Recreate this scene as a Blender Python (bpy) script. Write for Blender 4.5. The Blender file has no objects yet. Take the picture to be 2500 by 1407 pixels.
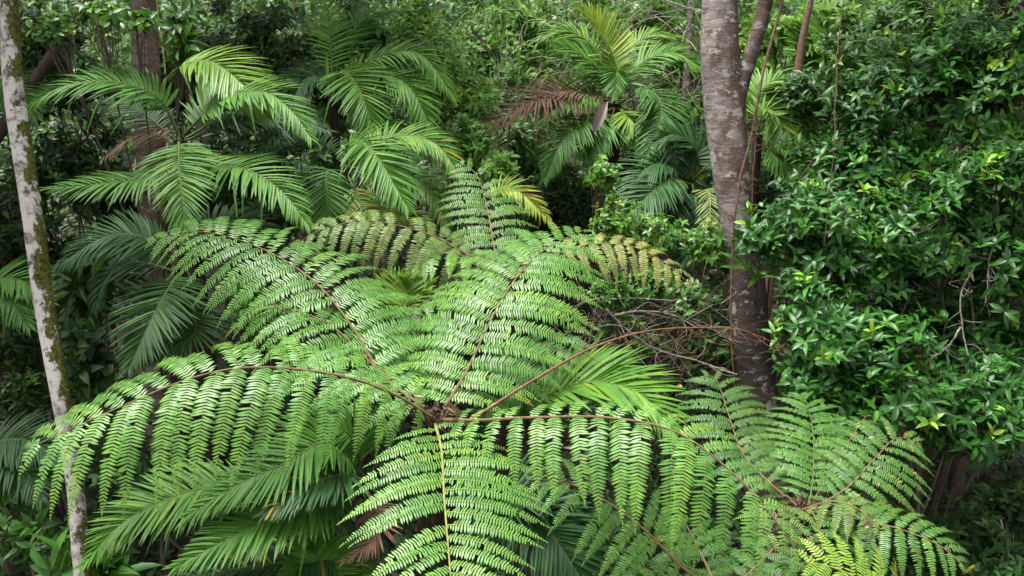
import bpy, math
import numpy as np

rng = np.random.default_rng(11)
sc = bpy.context.scene
COL = sc.collection
PITCH, HF = math.radians(18), math.radians(62)
TH = math.tan(HF / 2)
CAM = np.array([0.0, 0.0, 4.6])
FWD = np.array([0, math.cos(PITCH), -math.sin(PITCH)])
UPV = np.array([0, math.sin(PITCH), math.cos(PITCH)])
Z = np.array([0.0, 0.0, 1.0])


def at(px, py, d):
    """a point seen at photo pixel (px, py), d metres along the view axis"""
    return CAM + d * FWD + np.array([1.0, 0, 0]) * ((px - 1250) / 1250 * TH * d) + UPV * (-(py - 703.5) / 1250 * TH * d)


def ats(pts):
    return np.array([at(*p) for p in pts])


def gz(x, y):
    t = np.clip((np.asarray(y, float) - 8.5) / 30, 0, 1)
    return 11 * t ** 1.25 + 0.12 * np.sin(np.asarray(x) * 1.3 + 0.7) * np.sin(np.asarray(y) * 0.9)


def norm(v):
    return v / np.maximum(np.linalg.norm(v, axis=-1, keepdims=True), 1e-9)


# ------------------------------------------------------------------ mesh building
class MB:
    def __init__(s):
        s.v, s.f, s.m, s.a, s.n = [], [], [], [], 0

    def add(s, verts, quads, mat=0, var=0.3):
        verts = np.asarray(verts, float).reshape(-1, 3)
        quads = np.asarray(quads, int).reshape(-1, 4)
        s.v.append(verts)
        s.f.append(quads + s.n)
        s.m.append(np.full(len(quads), mat))
        s.a.append(np.broadcast_to(np.asarray(var, float), (len(verts),)) if np.ndim(var) == 0 else np.asarray(var, float))
        s.n += len(verts)

    def leaves(s, base, d, nrm, ln, wd, droop, st, K=2, fold=0.0, mat=0, var=0.3, side_curve=0.0):
        """n blades at once; st = [(s, w)] stations along the blade"""
        base, d, nrm = (np.atleast_2d(x).astype(float) for x in (base, d, nrm))
        n = len(base)
        if n == 0:
            return
        ln, wd, droop = (np.broadcast_to(np.asarray(x, float), (n,)) for x in (ln, wd, droop))
        d = norm(d)
        side = norm(np.cross(d, nrm))
        nrm = np.cross(side, d)
        S = len(st)
        out = np.zeros((n, S, K, 3))
        off = [-0.5, 0.5] if K == 2 else [-0.5, 0, 0.5]
        for i, (t, w) in enumerate(st):
            c = base + d * (ln * t)[:, None] - nrm * (droop * ln * t * t)[:, None]
            if side_curve is not 0.0:
                c = c + side * (np.broadcast_to(side_curve, (n,)) * ln * t * t)[:, None]
            for k, o in enumerate(off):
                out[:, i, k] = c + side * (wd * w * o)[:, None] + nrm * (wd * w * abs(o) * fold)[:, None]
        q = []
        for i in range(S - 1):
            for k in range(K - 1):
                a = i * K + k
                q.append([a, a + 1, a + K + 1, a + K])
        q = np.array(q)
        quads = (q[None] + (np.arange(n) * S * K)[:, None, None]).reshape(-1, 4)
        var = np.repeat(np.broadcast_to(np.asarray(var, float), (n,)), S * K)
        s.add(out.reshape(-1, 3), quads, mat, var)

    def tube(s, pts, r, sides=5, mat=0, var=0.3, cap=True):
        pts = np.asarray(pts, float)
        n = len(pts)
        r = np.broadcast_to(np.asarray(r, float), (n,))
        T = norm(np.gradient(pts, axis=0))
        ref = np.where(np.abs(T[:, 2:3]) > 0.9, np.array([[1.0, 0, 0]]), Z[None])
        if np.abs(T[:, 2]).max() > 0.9:
            ref = np.tile(np.array([[0.9, 0.37, 0.1]]), (n, 1))
        A = norm(np.cross(T, ref))
        B = np.cross(T, A)
        an = np.arange(sides) / sides * 2 * math.pi
        ring = pts[:, None] + (A[:, None] * np.cos(an)[None, :, None] + B[:, None] * np.sin(an)[None, :, None]) * r[:, None, None]
        q = []
        for i in range(n - 1):
            for k in range(sides):
                k2 = (k + 1) % sides
                q.append([i * sides + k, i * sides + k2, (i + 1) * sides + k2, (i + 1) * sides + k])
        s.add(ring.reshape(-1, 3), q, mat, var)

    def build(s, name, mats, parent=None, smooth=True):
        v = np.concatenate(s.v) if s.v else np.zeros((0, 3))
        f = np.concatenate(s.f) if s.f else np.zeros((0, 4), int)
        o0 = np.array(parent['_o']) if parent is not None else np.zeros(3)
        me = bpy.data.meshes.new(name)
        me.vertices.add(len(v))
        me.vertices.foreach_set('co', (v - o0).astype(np.float32).ravel())
        me.loops.add(len(f) * 4)
        me.loops.foreach_set('vertex_index', f.astype(np.int32).ravel())
        me.polygons.add(len(f))
        me.polygons.foreach_set('loop_start', (np.arange(len(f)) * 4).astype(np.int32))
        me.polygons.foreach_set('material_index', np.concatenate(s.m).astype(np.int32))
        me.polygons.foreach_set('use_smooth', np.full(len(f), smooth))
        at_ = me.attributes.new('v', 'FLOAT', 'POINT')
        at_.data.foreach_set('value', np.concatenate(s.a).astype(np.float32))
        me.update(calc_edges=True)
        for m in (mats if isinstance(mats, (list, tuple)) else [mats]):
            me.materials.append(m)
        ob = bpy.data.objects.new(name, me)
        COL.objects.link(ob)
        if parent is not None:
            ob.parent = parent['_root']
        return ob


def child(mb, name, mats, th, par=None):
    """a mesh part of thing th, under th's Empty or under another of its parts"""
    ob = mb.build(name, mats, th)
    if par is not None:
        ob.parent = par
    return ob


def thing(name, label, cat, loc, group=None):
    o = bpy.data.objects.new(name, None)
    COL.objects.link(o)
    o.empty_display_size = 0.2
    o.location = loc
    o['label'], o['category'] = label, cat
    if group:
        o['group'] = group
    return {'_root': o, '_o': np.asarray(loc, float)}


def tag(ob, label, cat, group=None):
    ob['label'], ob['category'] = label, cat
    if group:
        ob['group'] = group
    return ob


def spline(P, n):
    P = np.asarray(P, float)
    if len(P) == 2:
        P = np.array([P[0], P.mean(0), P[1]])
    Q = np.vstack([2 * P[0] - P[1], P, 2 * P[-1] - P[-2]])
    out = []
    for i in range(1, len(Q) - 2):
        t = np.linspace(0, 1, 24, endpoint=False)[:, None]
        p0, p1, p2, p3 = Q[i - 1], Q[i], Q[i + 1], Q[i + 2]
        out.append(0.5 * (2 * p1 + (p2 - p0) * t + (2 * p0 - 5 * p1 + 4 * p2 - p3) * t ** 2 + (3 * p1 - p0 - 3 * p2 + p3) * t ** 3))
    out = np.vstack(out + [P[-1:]])
    L = np.concatenate([[0], np.cumsum(np.linalg.norm(np.diff(out, axis=0), axis=1))])
    u = np.linspace(0, L[-1], n)
    return np.stack([np.interp(u, L, out[:, k]) for k in range(3)], 1), L[-1]


# ------------------------------------------------------------------ materials
def new_mat(name):
    m = bpy.data.materials.new(name)
    m.use_nodes = True
    nt = m.node_tree
    nt.nodes.clear()
    return m, nt, nt.nodes, nt.links


def ramp(N, stops, interp='LINEAR'):
    r = N.new('ShaderNodeValToRGB')
    r.color_ramp.interpolation = interp
    e = r.color_ramp.elements
    while len(e) < len(stops):
        e.new(0.5)
    for x, (p, c) in zip(e, stops):
        x.position = p
        x.color = (*c, 1) if len(c) == 3 else c
    return r


def leaf_mat(name, stops, rough=0.4, trans=0.28, spec=0.5, mottle=0.25, tcol=(0.16, 0.30, 0.03)):
    m, nt, N, L = new_mat(name)
    a = N.new('ShaderNodeAttribute'); a.attribute_name = 'v'
    r = ramp(N, stops)
    L.new(a.outputs['Fac'], r.inputs['Fac'])
    tc = N.new('ShaderNodeTexCoord')
    no = N.new('ShaderNodeTexNoise'); no.inputs['Scale'].default_value = 9; no.inputs['Detail'].default_value = 3
    L.new(tc.outputs['Object'], no.inputs['Vector'])
    hs = N.new('ShaderNodeHueSaturation')
    mr = N.new('ShaderNodeMapRange'); mr.inputs['From Min'].default_value = 0.3; mr.inputs['From Max'].default_value = 0.7
    mr.inputs['To Min'].default_value = 1 - mottle; mr.inputs['To Max'].default_value = 1 + mottle
    L.new(no.outputs['Fac'], mr.inputs['Value'])
    L.new(mr.outputs['Result'], hs.inputs['Value'])
    L.new(r.outputs['Color'], hs.inputs['Color'])
    p = N.new('ShaderNodeBsdfPrincipled')
    p.inputs['Roughness'].default_value = rough
    p.inputs['Specular IOR Level'].default_value = spec
    L.new(hs.outputs['Color'], p.inputs['Base Color'])
    t = N.new('ShaderNodeBsdfTranslucent')
    mx = N.new('ShaderNodeMixRGB'); mx.blend_type = 'MIX'; mx.inputs['Fac'].default_value = 0.5
    mx.inputs['Color2'].default_value = (*tcol, 1)
    L.new(hs.outputs['Color'], mx.inputs['Color1'])
    L.new(mx.outputs['Color'], t.inputs['Color'])
    ms = N.new('ShaderNodeMixShader'); ms.inputs['Fac'].default_value = trans
    L.new(p.outputs['BSDF'], ms.inputs[1]); L.new(t.outputs['BSDF'], ms.inputs[2])
    o = N.new('ShaderNodeOutputMaterial')
    L.new(ms.outputs['Shader'], o.inputs['Surface'])
    return m


def wood_mat(name, c1, c2, scale=14, rough=0.8, stretch=0.35):
    m, nt, N, L = new_mat(name)
    tc = N.new('ShaderNodeTexCoord')
    mp = N.new('ShaderNodeMapping'); mp.inputs['Scale'].default_value = (1, 1, stretch)
    L.new(tc.outputs['Object'], mp.inputs['Vector'])
    no = N.new('ShaderNodeTexNoise'); no.inputs['Scale'].default_value = scale; no.inputs['Detail'].default_value = 6
    no.inputs['Roughness'].default_value = 0.7
    L.new(mp.outputs['Vector'], no.inputs['Vector'])
    r = ramp(N, [(0.32, c1), (0.68, c2)])
    L.new(no.outputs['Fac'], r.inputs['Fac'])
    p = N.new('ShaderNodeBsdfPrincipled'); p.inputs['Roughness'].default_value = rough
    p.inputs['Specular IOR Level'].default_value = 0.3
    L.new(r.outputs['Color'], p.inputs['Base Color'])
    b = N.new('ShaderNodeBump'); b.inputs['Strength'].default_value = 0.6; b.inputs['Distance'].default_value = 0.01
    L.new(no.outputs['Fac'], b.inputs['Height']); L.new(b.outputs['Normal'], p.inputs['Normal'])
    o = N.new('ShaderNodeOutputMaterial'); L.new(p.outputs['BSDF'], o.inputs['Surface'])
    return m


def mossy_bark_mat():
    """pale lichen bark, moss growing in ragged patches on the +x flank"""
    m, nt, N, L = new_mat('white_mossy_bark')
    tc = N.new('ShaderNodeTexCoord')

    def noise(scale, detail, sz=1.0, rough=0.6):
        mp = N.new('ShaderNodeMapping'); mp.inputs['Scale'].default_value = (1, 1, sz)
        L.new(tc.outputs['Object'], mp.inputs['Vector'])
        n = N.new('ShaderNodeTexNoise'); n.inputs['Scale'].default_value = scale; n.inputs['Detail'].default_value = detail
        n.inputs['Roughness'].default_value = rough
        L.new(mp.outputs['Vector'], n.inputs['Vector'])
        return n

    def math_(op, a, b):
        x = N.new('ShaderNodeMath'); x.operation = op
        for i, q in enumerate((a, b)):
            if isinstance(q, (int, float)):
                x.inputs[i].default_value = q
            else:
                L.new(q, x.inputs[i])
        return x.outputs[0]
    att = N.new('ShaderNodeAttribute'); att.attribute_name = 'v'   # 0..1 round the trunk: moss flank
    big = noise(7.5, 7, 0.6, 0.72)
    fine = noise(40, 5, 1, 0.75)
    stain = noise(9, 7, 1.2, 0.75)
    pale = ramp(N, [(0.36, (0.05, 0.042, 0.036)), (0.44, (0.24, 0.22, 0.20)), (0.5, (0.43, 0.40, 0.375)), (0.75, (0.52, 0.485, 0.455))])
    L.new(stain.outputs['Fac'], pale.inputs['Fac'])
    moss = ramp(N, [(0.32, (0.018, 0.02, 0.004)), (0.5, (0.07, 0.075, 0.012)), (0.62, (0.13, 0.14, 0.03)), (0.72, (0.2, 0.2, 0.12))])
    L.new(fine.outputs['Fac'], moss.inputs['Fac'])
    k = math_('ADD', big.outputs['Fac'], math_('MULTIPLY', att.outputs['Fac'], 0.22))
    k = math_('ADD', k, math_('MULTIPLY', math_('SUBTRACT', fine.outputs['Fac'], 0.5), 0.12))
    mask = ramp(N, [(0.655, (0, 0, 0)), (0.675, (1, 1, 1))])
    L.new(k, mask.inputs['Fac'])
    mx = N.new('ShaderNodeMixRGB'); L.new(mask.outputs['Color'], mx.inputs['Fac'])
    L.new(pale.outputs['Color'], mx.inputs['Color1']); L.new(moss.outputs['Color'], mx.inputs['Color2'])
    p = N.new('ShaderNodeBsdfPrincipled'); p.inputs['Roughness'].default_value = 0.9
    p.inputs['Specular IOR Level'].default_value = 0.15
    L.new(mx.outputs['Color'], p.inputs['Base Color'])
    h = math_('ADD', math_('MULTIPLY', mask.outputs['Color'], math_('ADD', fine.outputs['Fac'], 0.5)), math_('MULTIPLY', stain.outputs['Fac'], 0.3))
    b = N.new('ShaderNodeBump'); b.inputs['Strength'].default_value = 0.8; b.inputs['Distance'].default_value = 0.015
    L.new(h, b.inputs['Height']); L.new(b.outputs['Normal'], p.inputs['Normal'])
    o = N.new('ShaderNodeOutputMaterial'); L.new(p.outputs['BSDF'], o.inputs['Surface'])
    return m


def ring_bark_mat(name, pale, mid, brown, dark_below=None):
    """smooth grey bark with fine rings, brown scaly areas and lichen patches"""
    m, nt, N, L = new_mat(name)
    tc = N.new('ShaderNodeTexCoord')

    def noise(scale, detail, sc_=(1, 1, 1), rough=0.65, dist=0.0):
        mp = N.new('ShaderNodeMapping'); mp.inputs['Scale'].default_value = sc_
        L.new(tc.outputs['Object'], mp.inputs['Vector'])
        n = N.new('ShaderNodeTexNoise'); n.inputs['Scale'].default_value = scale; n.inputs['Detail'].default_value = detail
        n.inputs['Roughness'].default_value = rough; n.inputs['Distortion'].default_value = dist
        L.new(mp.outputs['Vector'], n.inputs['Vector'])
        return n

    def mixc(f, a, b):
        x = N.new('ShaderNodeMixRGB'); L.new(f, x.inputs['Fac'])
        for i, q in (('Color1', a), ('Color2', b)):
            if isinstance(q, tuple):
                x.inputs[i].default_value = (*q, 1)
            else:
                L.new(q, x.inputs[i])
        return x.outputs['Color']

    def math_(op, a, b):
        x = N.new('ShaderNodeMath'); x.operation = op
        for i, q in enumerate((a, b)):
            if isinstance(q, (int, float)):
                x.inputs[i].default_value = q
            else:
                L.new(q, x.inputs[i])
        return x.outputs[0]
    rings = noise(5, 8, (0.8, 0.8, 3.2), 0.75, 1.2)
    fine = noise(38, 8, (1, 1, 2.2), 0.8)
    patch = noise(3.2, 7, (1, 1, 0.8), 0.72)
    lich = noise(5.5, 6, (1.1, 1.1, 1.6), 0.7)
    att = N.new('ShaderNodeAttribute'); att.attribute_name = 'v'
    rr = ramp(N, [(0.36, tuple(c * 0.35 for c in mid)), (0.46, mid), (0.58, pale)])
    L.new(rings.outputs['Fac'], rr.inputs['Fac'])
    bb = ramp(N, [(0.3, tuple(c * 0.45 for c in brown)), (0.6, brown), (0.8, tuple(min(1, c * 1.7) for c in brown))])
    L.new(fine.outputs['Fac'], bb.inputs['Fac'])
    k = math_('ADD', math_('ADD', patch.outputs['Fac'], math_('MULTIPLY', math_('SUBTRACT', fine.outputs['Fac'], 0.5), 0.25)), math_('MULTIPLY', math_('SUBTRACT', att.outputs['Fac'], 0.5), 0.26))
    msk = ramp(N, [(0.45, (0, 0, 0)), (0.55, (1, 1, 1))]); L.new(k, msk.inputs['Fac'])
    col = mixc(msk.outputs['Color'], rr.outputs['Color'], bb.outputs['Color'])
    lm = ramp(N, [(0.56, (0, 0, 0)), (0.585, (1, 1, 1))]); L.new(lich.outputs['Fac'], lm.inputs['Fac'])
    col = mixc(lm.outputs['Color'], col, (0.30, 0.285, 0.26))
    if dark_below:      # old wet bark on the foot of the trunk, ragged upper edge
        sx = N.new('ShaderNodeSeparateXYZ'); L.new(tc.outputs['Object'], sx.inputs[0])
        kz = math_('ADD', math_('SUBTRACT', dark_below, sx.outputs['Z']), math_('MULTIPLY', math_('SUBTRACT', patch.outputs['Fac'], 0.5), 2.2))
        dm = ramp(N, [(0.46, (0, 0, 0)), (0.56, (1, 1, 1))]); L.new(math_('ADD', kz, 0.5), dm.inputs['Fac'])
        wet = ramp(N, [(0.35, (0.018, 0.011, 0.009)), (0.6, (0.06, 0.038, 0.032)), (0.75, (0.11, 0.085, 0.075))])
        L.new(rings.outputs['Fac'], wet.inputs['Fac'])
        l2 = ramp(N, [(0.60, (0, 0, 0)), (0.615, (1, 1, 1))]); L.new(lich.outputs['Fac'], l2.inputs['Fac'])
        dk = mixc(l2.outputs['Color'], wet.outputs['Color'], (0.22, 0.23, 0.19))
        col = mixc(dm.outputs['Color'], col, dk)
    p = N.new('ShaderNodeBsdfPrincipled'); p.inputs['Roughness'].default_value = 0.7
    p.inputs['Specular IOR Level'].default_value = 0.3
    L.new(col, p.inputs['Base Color'])
    h = math_('ADD', math_('MULTIPLY', rings.outputs['Fac'], 0.7), math_('MULTIPLY', fine.outputs['Fac'], 0.4))
    b = N.new('ShaderNodeBump'); b.inputs['Strength'].default_value = 1.0; b.inputs['Distance'].default_value = 0.045
    L.new(h, b.inputs['Height']); L.new(b.outputs['Normal'], p.inputs['Normal'])
    o = N.new('ShaderNodeOutputMaterial'); L.new(p.outputs['BSDF'], o.inputs['Surface'])
    return m


G = dict
BROWN = [(0.88, (0.30, 0.24, 0.03)), (1.0, (0.13, 0.075, 0.035))]
FERN = leaf_mat('fern_leaf', [(0, (0.036, 0.128, 0.014)), (0.4, (0.078, 0.218, 0.030)), (0.75, (0.17, 0.32, 0.03))] + BROWN, 0.47, 0.22, 0.5, 0.18)
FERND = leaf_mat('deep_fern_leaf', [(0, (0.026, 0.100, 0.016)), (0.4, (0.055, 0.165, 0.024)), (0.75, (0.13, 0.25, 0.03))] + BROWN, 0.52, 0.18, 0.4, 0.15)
FERNP = leaf_mat('faded_fern_leaf', [(0, (0.08, 0.17, 0.03)), (0.4, (0.15, 0.22, 0.06)), (0.75, (0.27, 0.28, 0.08))] + BROWN, 0.5, 0.22, 0.35, 0.3)
FERNY = leaf_mat('yellow_fern_leaf', [(0, (0.15, 0.29, 0.03)), (0.5, (0.22, 0.35, 0.04)), (0.8, (0.42, 0.44, 0.06))] + BROWN, 0.45, 0.3, 0.35, 0.15)
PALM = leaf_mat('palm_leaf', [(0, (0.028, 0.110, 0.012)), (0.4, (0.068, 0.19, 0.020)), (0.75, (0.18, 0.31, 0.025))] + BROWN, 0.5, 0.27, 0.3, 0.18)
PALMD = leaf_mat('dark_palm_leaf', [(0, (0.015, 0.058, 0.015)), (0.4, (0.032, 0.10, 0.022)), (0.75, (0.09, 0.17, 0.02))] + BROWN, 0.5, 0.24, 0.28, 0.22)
PALMY = leaf_mat('young_palm_leaf', [(0, (0.085, 0.21, 0.02)), (0.4, (0.135, 0.27, 0.02)), (0.75, (0.36, 0.42, 0.03))] + BROWN, 0.42, 0.35, 0.4, 0.15, (0.3, 0.42, 0.03))
DEAD = leaf_mat('dry_palm_leaf', [(0, (0.075, 0.038, 0.024)), (0.4, (0.15, 0.085, 0.055)), (0.75, (0.24, 0.18, 0.11)), (1, (0.35, 0.28, 0.2))], 0.75, 0.1, 0.2, 0.35, (0.2, 0.1, 0.05))
GLOSS = leaf_mat('glossy_leaf', [(0, (0.010, 0.050, 0.007)), (0.4, (0.026, 0.110, 0.013)), (0.7, (0.055, 0.19, 0.02)), (0.8, (0.12, 0.30, 0.02)), (1, (0.28, 0.40, 0.03))], 0.40, 0.2, 0.32, 0.35)
SHADE = leaf_mat('shade_leaf', [(0, (0.006, 0.022, 0.005)), (0.5, (0.013, 0.046, 0.008)), (0.8, (0.055, 0.14, 0.02)), (1, (0.2, 0.22, 0.03))], 0.5, 0.15, 0.22, 0.3)  # understorey shade is put into this darker leaf green
LIGHT = leaf_mat('light_leaf', [(0, (0.040, 0.14, 0.014)), (0.5, (0.10, 0.25, 0.022)), (0.8, (0.19, 0.35, 0.03)), (0.95, (0.36, 0.38, 0.08)), (1, (0.30, 0.22, 0.1))], 0.45, 0.35, 0.4, 0.3)
MIDG = leaf_mat('middle_leaf', [(0, (0.018, 0.075, 0.010)), (0.5, (0.048, 0.15, 0.018)), (0.8, (0.12, 0.26, 0.03)), (1, (0.28, 0.30, 0.06))], 0.40, 0.27, 0.4, 0.3)
PALE = leaf_mat('pale_slope_leaf', [(0, (0.035, 0.12, 0.014)), (0.5, (0.10, 0.24, 0.03)), (0.8, (0.20, 0.34, 0.06)), (1, (0.40, 0.38, 0.18))], 0.5, 0.34, 0.25, 0.3)
RIBB = wood_mat('brown_rib', (0.075, 0.050, 0.024), (0.19, 0.135, 0.065), 30)
RIBG = wood_mat('green_rib', (0.10, 0.13, 0.025), (0.26, 0.26, 0.06), 25, 0.5)
RIBP = wood_mat('palm_rib', (0.035, 0.06, 0.012), (0.10, 0.13, 0.03), 25, 0.5)
RIBR = wood_mat('red_brown_rib', (0.10, 0.04, 0.022), (0.24, 0.11, 0.06), 30, 0.6)
TWIG = wood_mat('twig_bark', (0.05, 0.035, 0.025), (0.17, 0.13, 0.10), 25)
TWIGP = wood_mat('pale_twig_bark', (0.10, 0.08, 0.065), (0.36, 0.32, 0.28), 25)
DARKB = wood_mat('dark_bark', (0.02, 0.014, 0.010), (0.07, 0.05, 0.035), 18)
FIBRE = wood_mat('fern_trunk_fibre', (0.015, 0.009, 0.006), (0.06, 0.035, 0.022), 40)
VINE = wood_mat('vine_bark', (0.05, 0.028, 0.02), (0.15, 0.085, 0.055), 40)
SPATHE = wood_mat('spathe_skin', (0.20, 0.15, 0.135), (0.30, 0.23, 0.21), 9, 0.6)
MOSS = leaf_mat('moss_tuft', [(0, (0.03, 0.032, 0.006)), (0.6, (0.10, 0.11, 0.018)), (1, (0.17, 0.17, 0.05))], 0.9, 0.1, 0.1, 0.3, (0.1, 0.12, 0.02))
BARKW = mossy_bark_mat()
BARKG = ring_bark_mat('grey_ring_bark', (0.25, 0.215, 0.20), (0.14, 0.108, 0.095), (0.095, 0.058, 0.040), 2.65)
BARKD = ring_bark_mat('wet_brown_bark', (0.085, 0.06, 0.05), (0.05, 0.032, 0.026), (0.035, 0.02, 0.016))
BARKB = ring_bark_mat('brown_scaly_bark', (0.36, 0.29, 0.24), (0.22, 0.17, 0.135), (0.19, 0.125, 0.08))

# ------------------------------------------------------------------ fronds
PIN_ST = [(0, 0.7), (0.5, 1.0), (0.82, 0.66), (1, 0.06)]


def frame(pts, roll=0.0, lean=None):
    T = norm(np.gradient(pts, axis=0))
    up = Z if lean is None else norm(Z + np.asarray(lean, float))
    N_ = norm(up[None] - (T @ up)[:, None] * T)
    S = np.cross(T, N_)
    if roll:
        c, s = math.cos(roll), math.sin(roll)
        N_, S = N_ * c + S * s, S * c - N_ * s
    return T, N_, S


def fern_frond(th, pts, plen=0.45, pitch=0.105, pw=0.066, droop=0.55, bare=0.1, mat=None, base=0.3, spread=0.25,
               rib=None, rstalk=0.010, roll=0.0, lean=None, tipk=4.0, gap=0.0155, lowk=1.0, yellow=0.0, sides=(1, 1), label=None, brk=0.02, sweep=0.36, grow=0.25):
    mat, rib = mat or FERN, rib or RIBB
    P = ats(pts)
    pos, Ltot = spline(P, 120)
    T, Nf, S = frame(pos, roll, lean)
    blade = MB()
    npair = max(6, int(Ltot * (1 - bare) / pitch))
    for i in range(npair):
        t0 = bare + (1 - bare) * (i + 0.3) / npair
        for sgn, smul in ((1, sides[0]), (-1, sides[1])):
            if smul <= 0 or rng.random() < brk:
                continue
            t = min(0.995, t0 + rng.normal(0, 0.12) * pitch / Ltot + (0.3 * pitch / Ltot if sgn > 0 else 0))
            x = (t - bare) / (1 - bare)
            f = min(1, 0.42 + x / grow * 0.58) * max(0.10, 1 - x ** tipk) ** 0.85
            Lp = plen * f * smul * rng.uniform(0.93, 1.05)
            j = t * 119
            k = int(j)
            b, tt, nn, ss = pos[k], T[k], Nf[k], S[k]
            phi = 0.12 + 0.30 * x + 0.45 * x ** 4 + rng.normal(0, 0.04)
            d = ss * sgn * math.cos(phi) + tt * math.sin(phi)
            d = norm(d + nn * (0.26 + rng.normal(0, 0.04)))
            m = max(5, int(Lp / gap))
            s = (np.arange(m) + 0.6) / m
            dr = droop * rng.uniform(0.85, 1.15) * (0.6 + 0.4 * min(1, Lp / plen))
            sag = Z * 0.6 + nn * 0.4
            bend = tt * rng.normal(0.05, 0.04)
            # bend the axis like a hanging strip: integrate direction
            u = np.linspace(0, 1, 26)
            dirs = norm(d[None] - sag[None] * (dr * 2.0 * u[:, None] ** 0.9) + bend[None] * u[:, None])
            ax = b + np.concatenate([[np.zeros(3)], np.cumsum((dirs[1:] + dirs[:-1]) / 2, axis=0)]) * Lp / 25
            c = np.stack([np.interp(s, u, ax[:, q]) for q in range(3)], 1)
            tan = norm(np.stack([np.interp(s, u, dirs[:, q]) for q in range(3)], 1))
            ps = norm(np.cross(nn[None], tan))
            tw = rng.normal(0, 0.12)
            pn = np.cross(tan, ps)
            ps, pn = ps * math.cos(tw) + pn * math.sin(tw), pn * math.cos(tw) - ps * math.sin(tw)
            prof = np.minimum(1, 0.62 + s / 0.12 * 0.38) * np.maximum(0.12, 1 - s ** 3.6)
            pwid = pw * min(1, 0.35 + 0.65 * Lp / plen)
            pv = base + rng.normal(0, spread * 0.25)
            brown = rng.uniform(0.55, 0.9) if rng.random() < 0.012 else 2
            for q in (1, -1):
                be = sweep + 0.45 * s ** 3 + rng.normal(0, 0.06, m)
                dd = ps * q * np.cos(be)[:, None] + tan * np.sin(be)[:, None]
                dd = dd + pn * (0.16 + rng.normal(0, 0.06, m))[:, None]
                v = pv + rng.normal(0, spread * 0.3, m) + 0.10 * s ** 2
                if yellow:
                    v = np.where(rng.random(m) < yellow * (0.3 + s), rng.uniform(0.8, 0.96, m), v)
                v = np.where(s > brown, rng.uniform(0.72, 0.98, m), v)
                ln = pwid * prof * rng.uniform(0.82, 1.12, m)
                ok = rng.random(m) > 0.03
                blade.leaves(c[ok], dd[ok], pn[ok], ln[ok], gap * 0.72 * (0.6 + 0.4 * prof[ok]), rng.normal(0.30, 0.08, ok.sum()), PIN_ST, 2, 0.0, 0,
                             np.clip(v, 0.02, 0.97)[ok], side_curve=-q * 0.10)
            blade.leaves(ax[-2:-1], dirs[-1:], pn[-1:], Lp * 0.05 + 0.008, 0.006, 0.1, PIN_ST, 2, 0, 0, pv)
            blade.tube(ax[::4], np.linspace(0.0026, 0.0008, len(ax[::4])) * (0.6 + Lp), 3, 1)
    fr = child(blade, 'frond', [mat, rib], th)
    st = MB()
    st.tube(pos[::2], np.interp(np.linspace(0, 1, 60), [0, 0.3, 1], [rstalk, rstalk * 0.75, 0.003]), 7)
    child(st, 'stalk', [rib], th, fr)
    if label:
        fr['label'] = label
    return fr


def palm_frond(th, pts, ll=0.36, n=44, w=0.026, droop=0.35, bare=0.16, mat=None, base=0.3, spread=0.3, rib=None,
               rstalk=0.012, roll=0.0, lean=None, ang=(1.2, 0.42), vee=0.12, st=None, dry=0.0, label=None, tipk=2.6, miss=0.02):
    mat, rib = mat or PALM, rib or RIBP
    n = int(n * 1.4); w = w * 0.98; droop = droop * 0.4; ll = ll * 0.98
    lean = (0, -0.36, 0) if lean is None else lean
    pos, Ltot = spline(ats(pts), 120)
    T, Nf, S = frame(pos, roll, lean)
    blade = MB()
    st = st or [(0, 0.45), (0.15, 0.9), (0.4, 1.0), (0.7, 0.72), (0.9, 0.33), (1, 0.04)]
    x = (np.arange(n) + 0.5) / n
    for sgn in (1, -1):
        xx = np.clip(x + rng.normal(0, 0.12 / n, n) + (0.25 / n if sgn > 0 else 0), 0, 1)
        t = bare + (1 - bare) * xx
        k = np.minimum(119, (t * 119).astype(int))
        a = np.interp(xx, [0, 1], ang) + rng.normal(0, 0.05, n)
        d = S[k] * sgn * np.sin(a)[:, None] + T[k] * np.cos(a)[:, None]
        d = norm(d + Nf[k] * (vee + rng.normal(0, 0.05, n))[:, None])
        f = np.minimum(1, 0.55 + xx / 0.2 * 0.45) * np.maximum(0.28, 1 - xx ** tipk * 0.9)
        ln = ll * f * rng.uniform(0.93, 1.05, n)
        nr = norm(Nf[k] * 0.7 + Z * 0.5 + rng.normal(0, 0.08, (n, 3)))
        dr = droop * rng.uniform(0.75, 1.25, n) + np.where(rng.random(n) < 0.05, rng.uniform(0.3, 0.9, n), 0)
        v = base + rng.normal(0, spread * 0.3, n)
        if dry:
            v = np.where(rng.random(n) < dry, rng.uniform(0.82, 1.0, n), v)
        ok = rng.random(n) > miss
        blade.leaves(pos[k][ok], d[ok], nr[ok], ln[ok], (w * (0.55 + 0.45 * f))[ok], dr[ok], st, 3, 0.35, 0, np.clip(v, 0.02, 1)[ok],
                     side_curve=rng.normal(0, 0.05, ok.sum()))
    fr = child(blade, 'frond', [mat], th)
    s_ = MB()
    s_.tube(pos[::3], np.interp(np.linspace(0, 1, 40), [0, 0.25, 1], [rstalk, rstalk * 0.6, 0.002]), 6)
    child(s_, 'stalk', [rib], th, fr)
    if label:
        fr['label'] = label
    return fr


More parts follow.
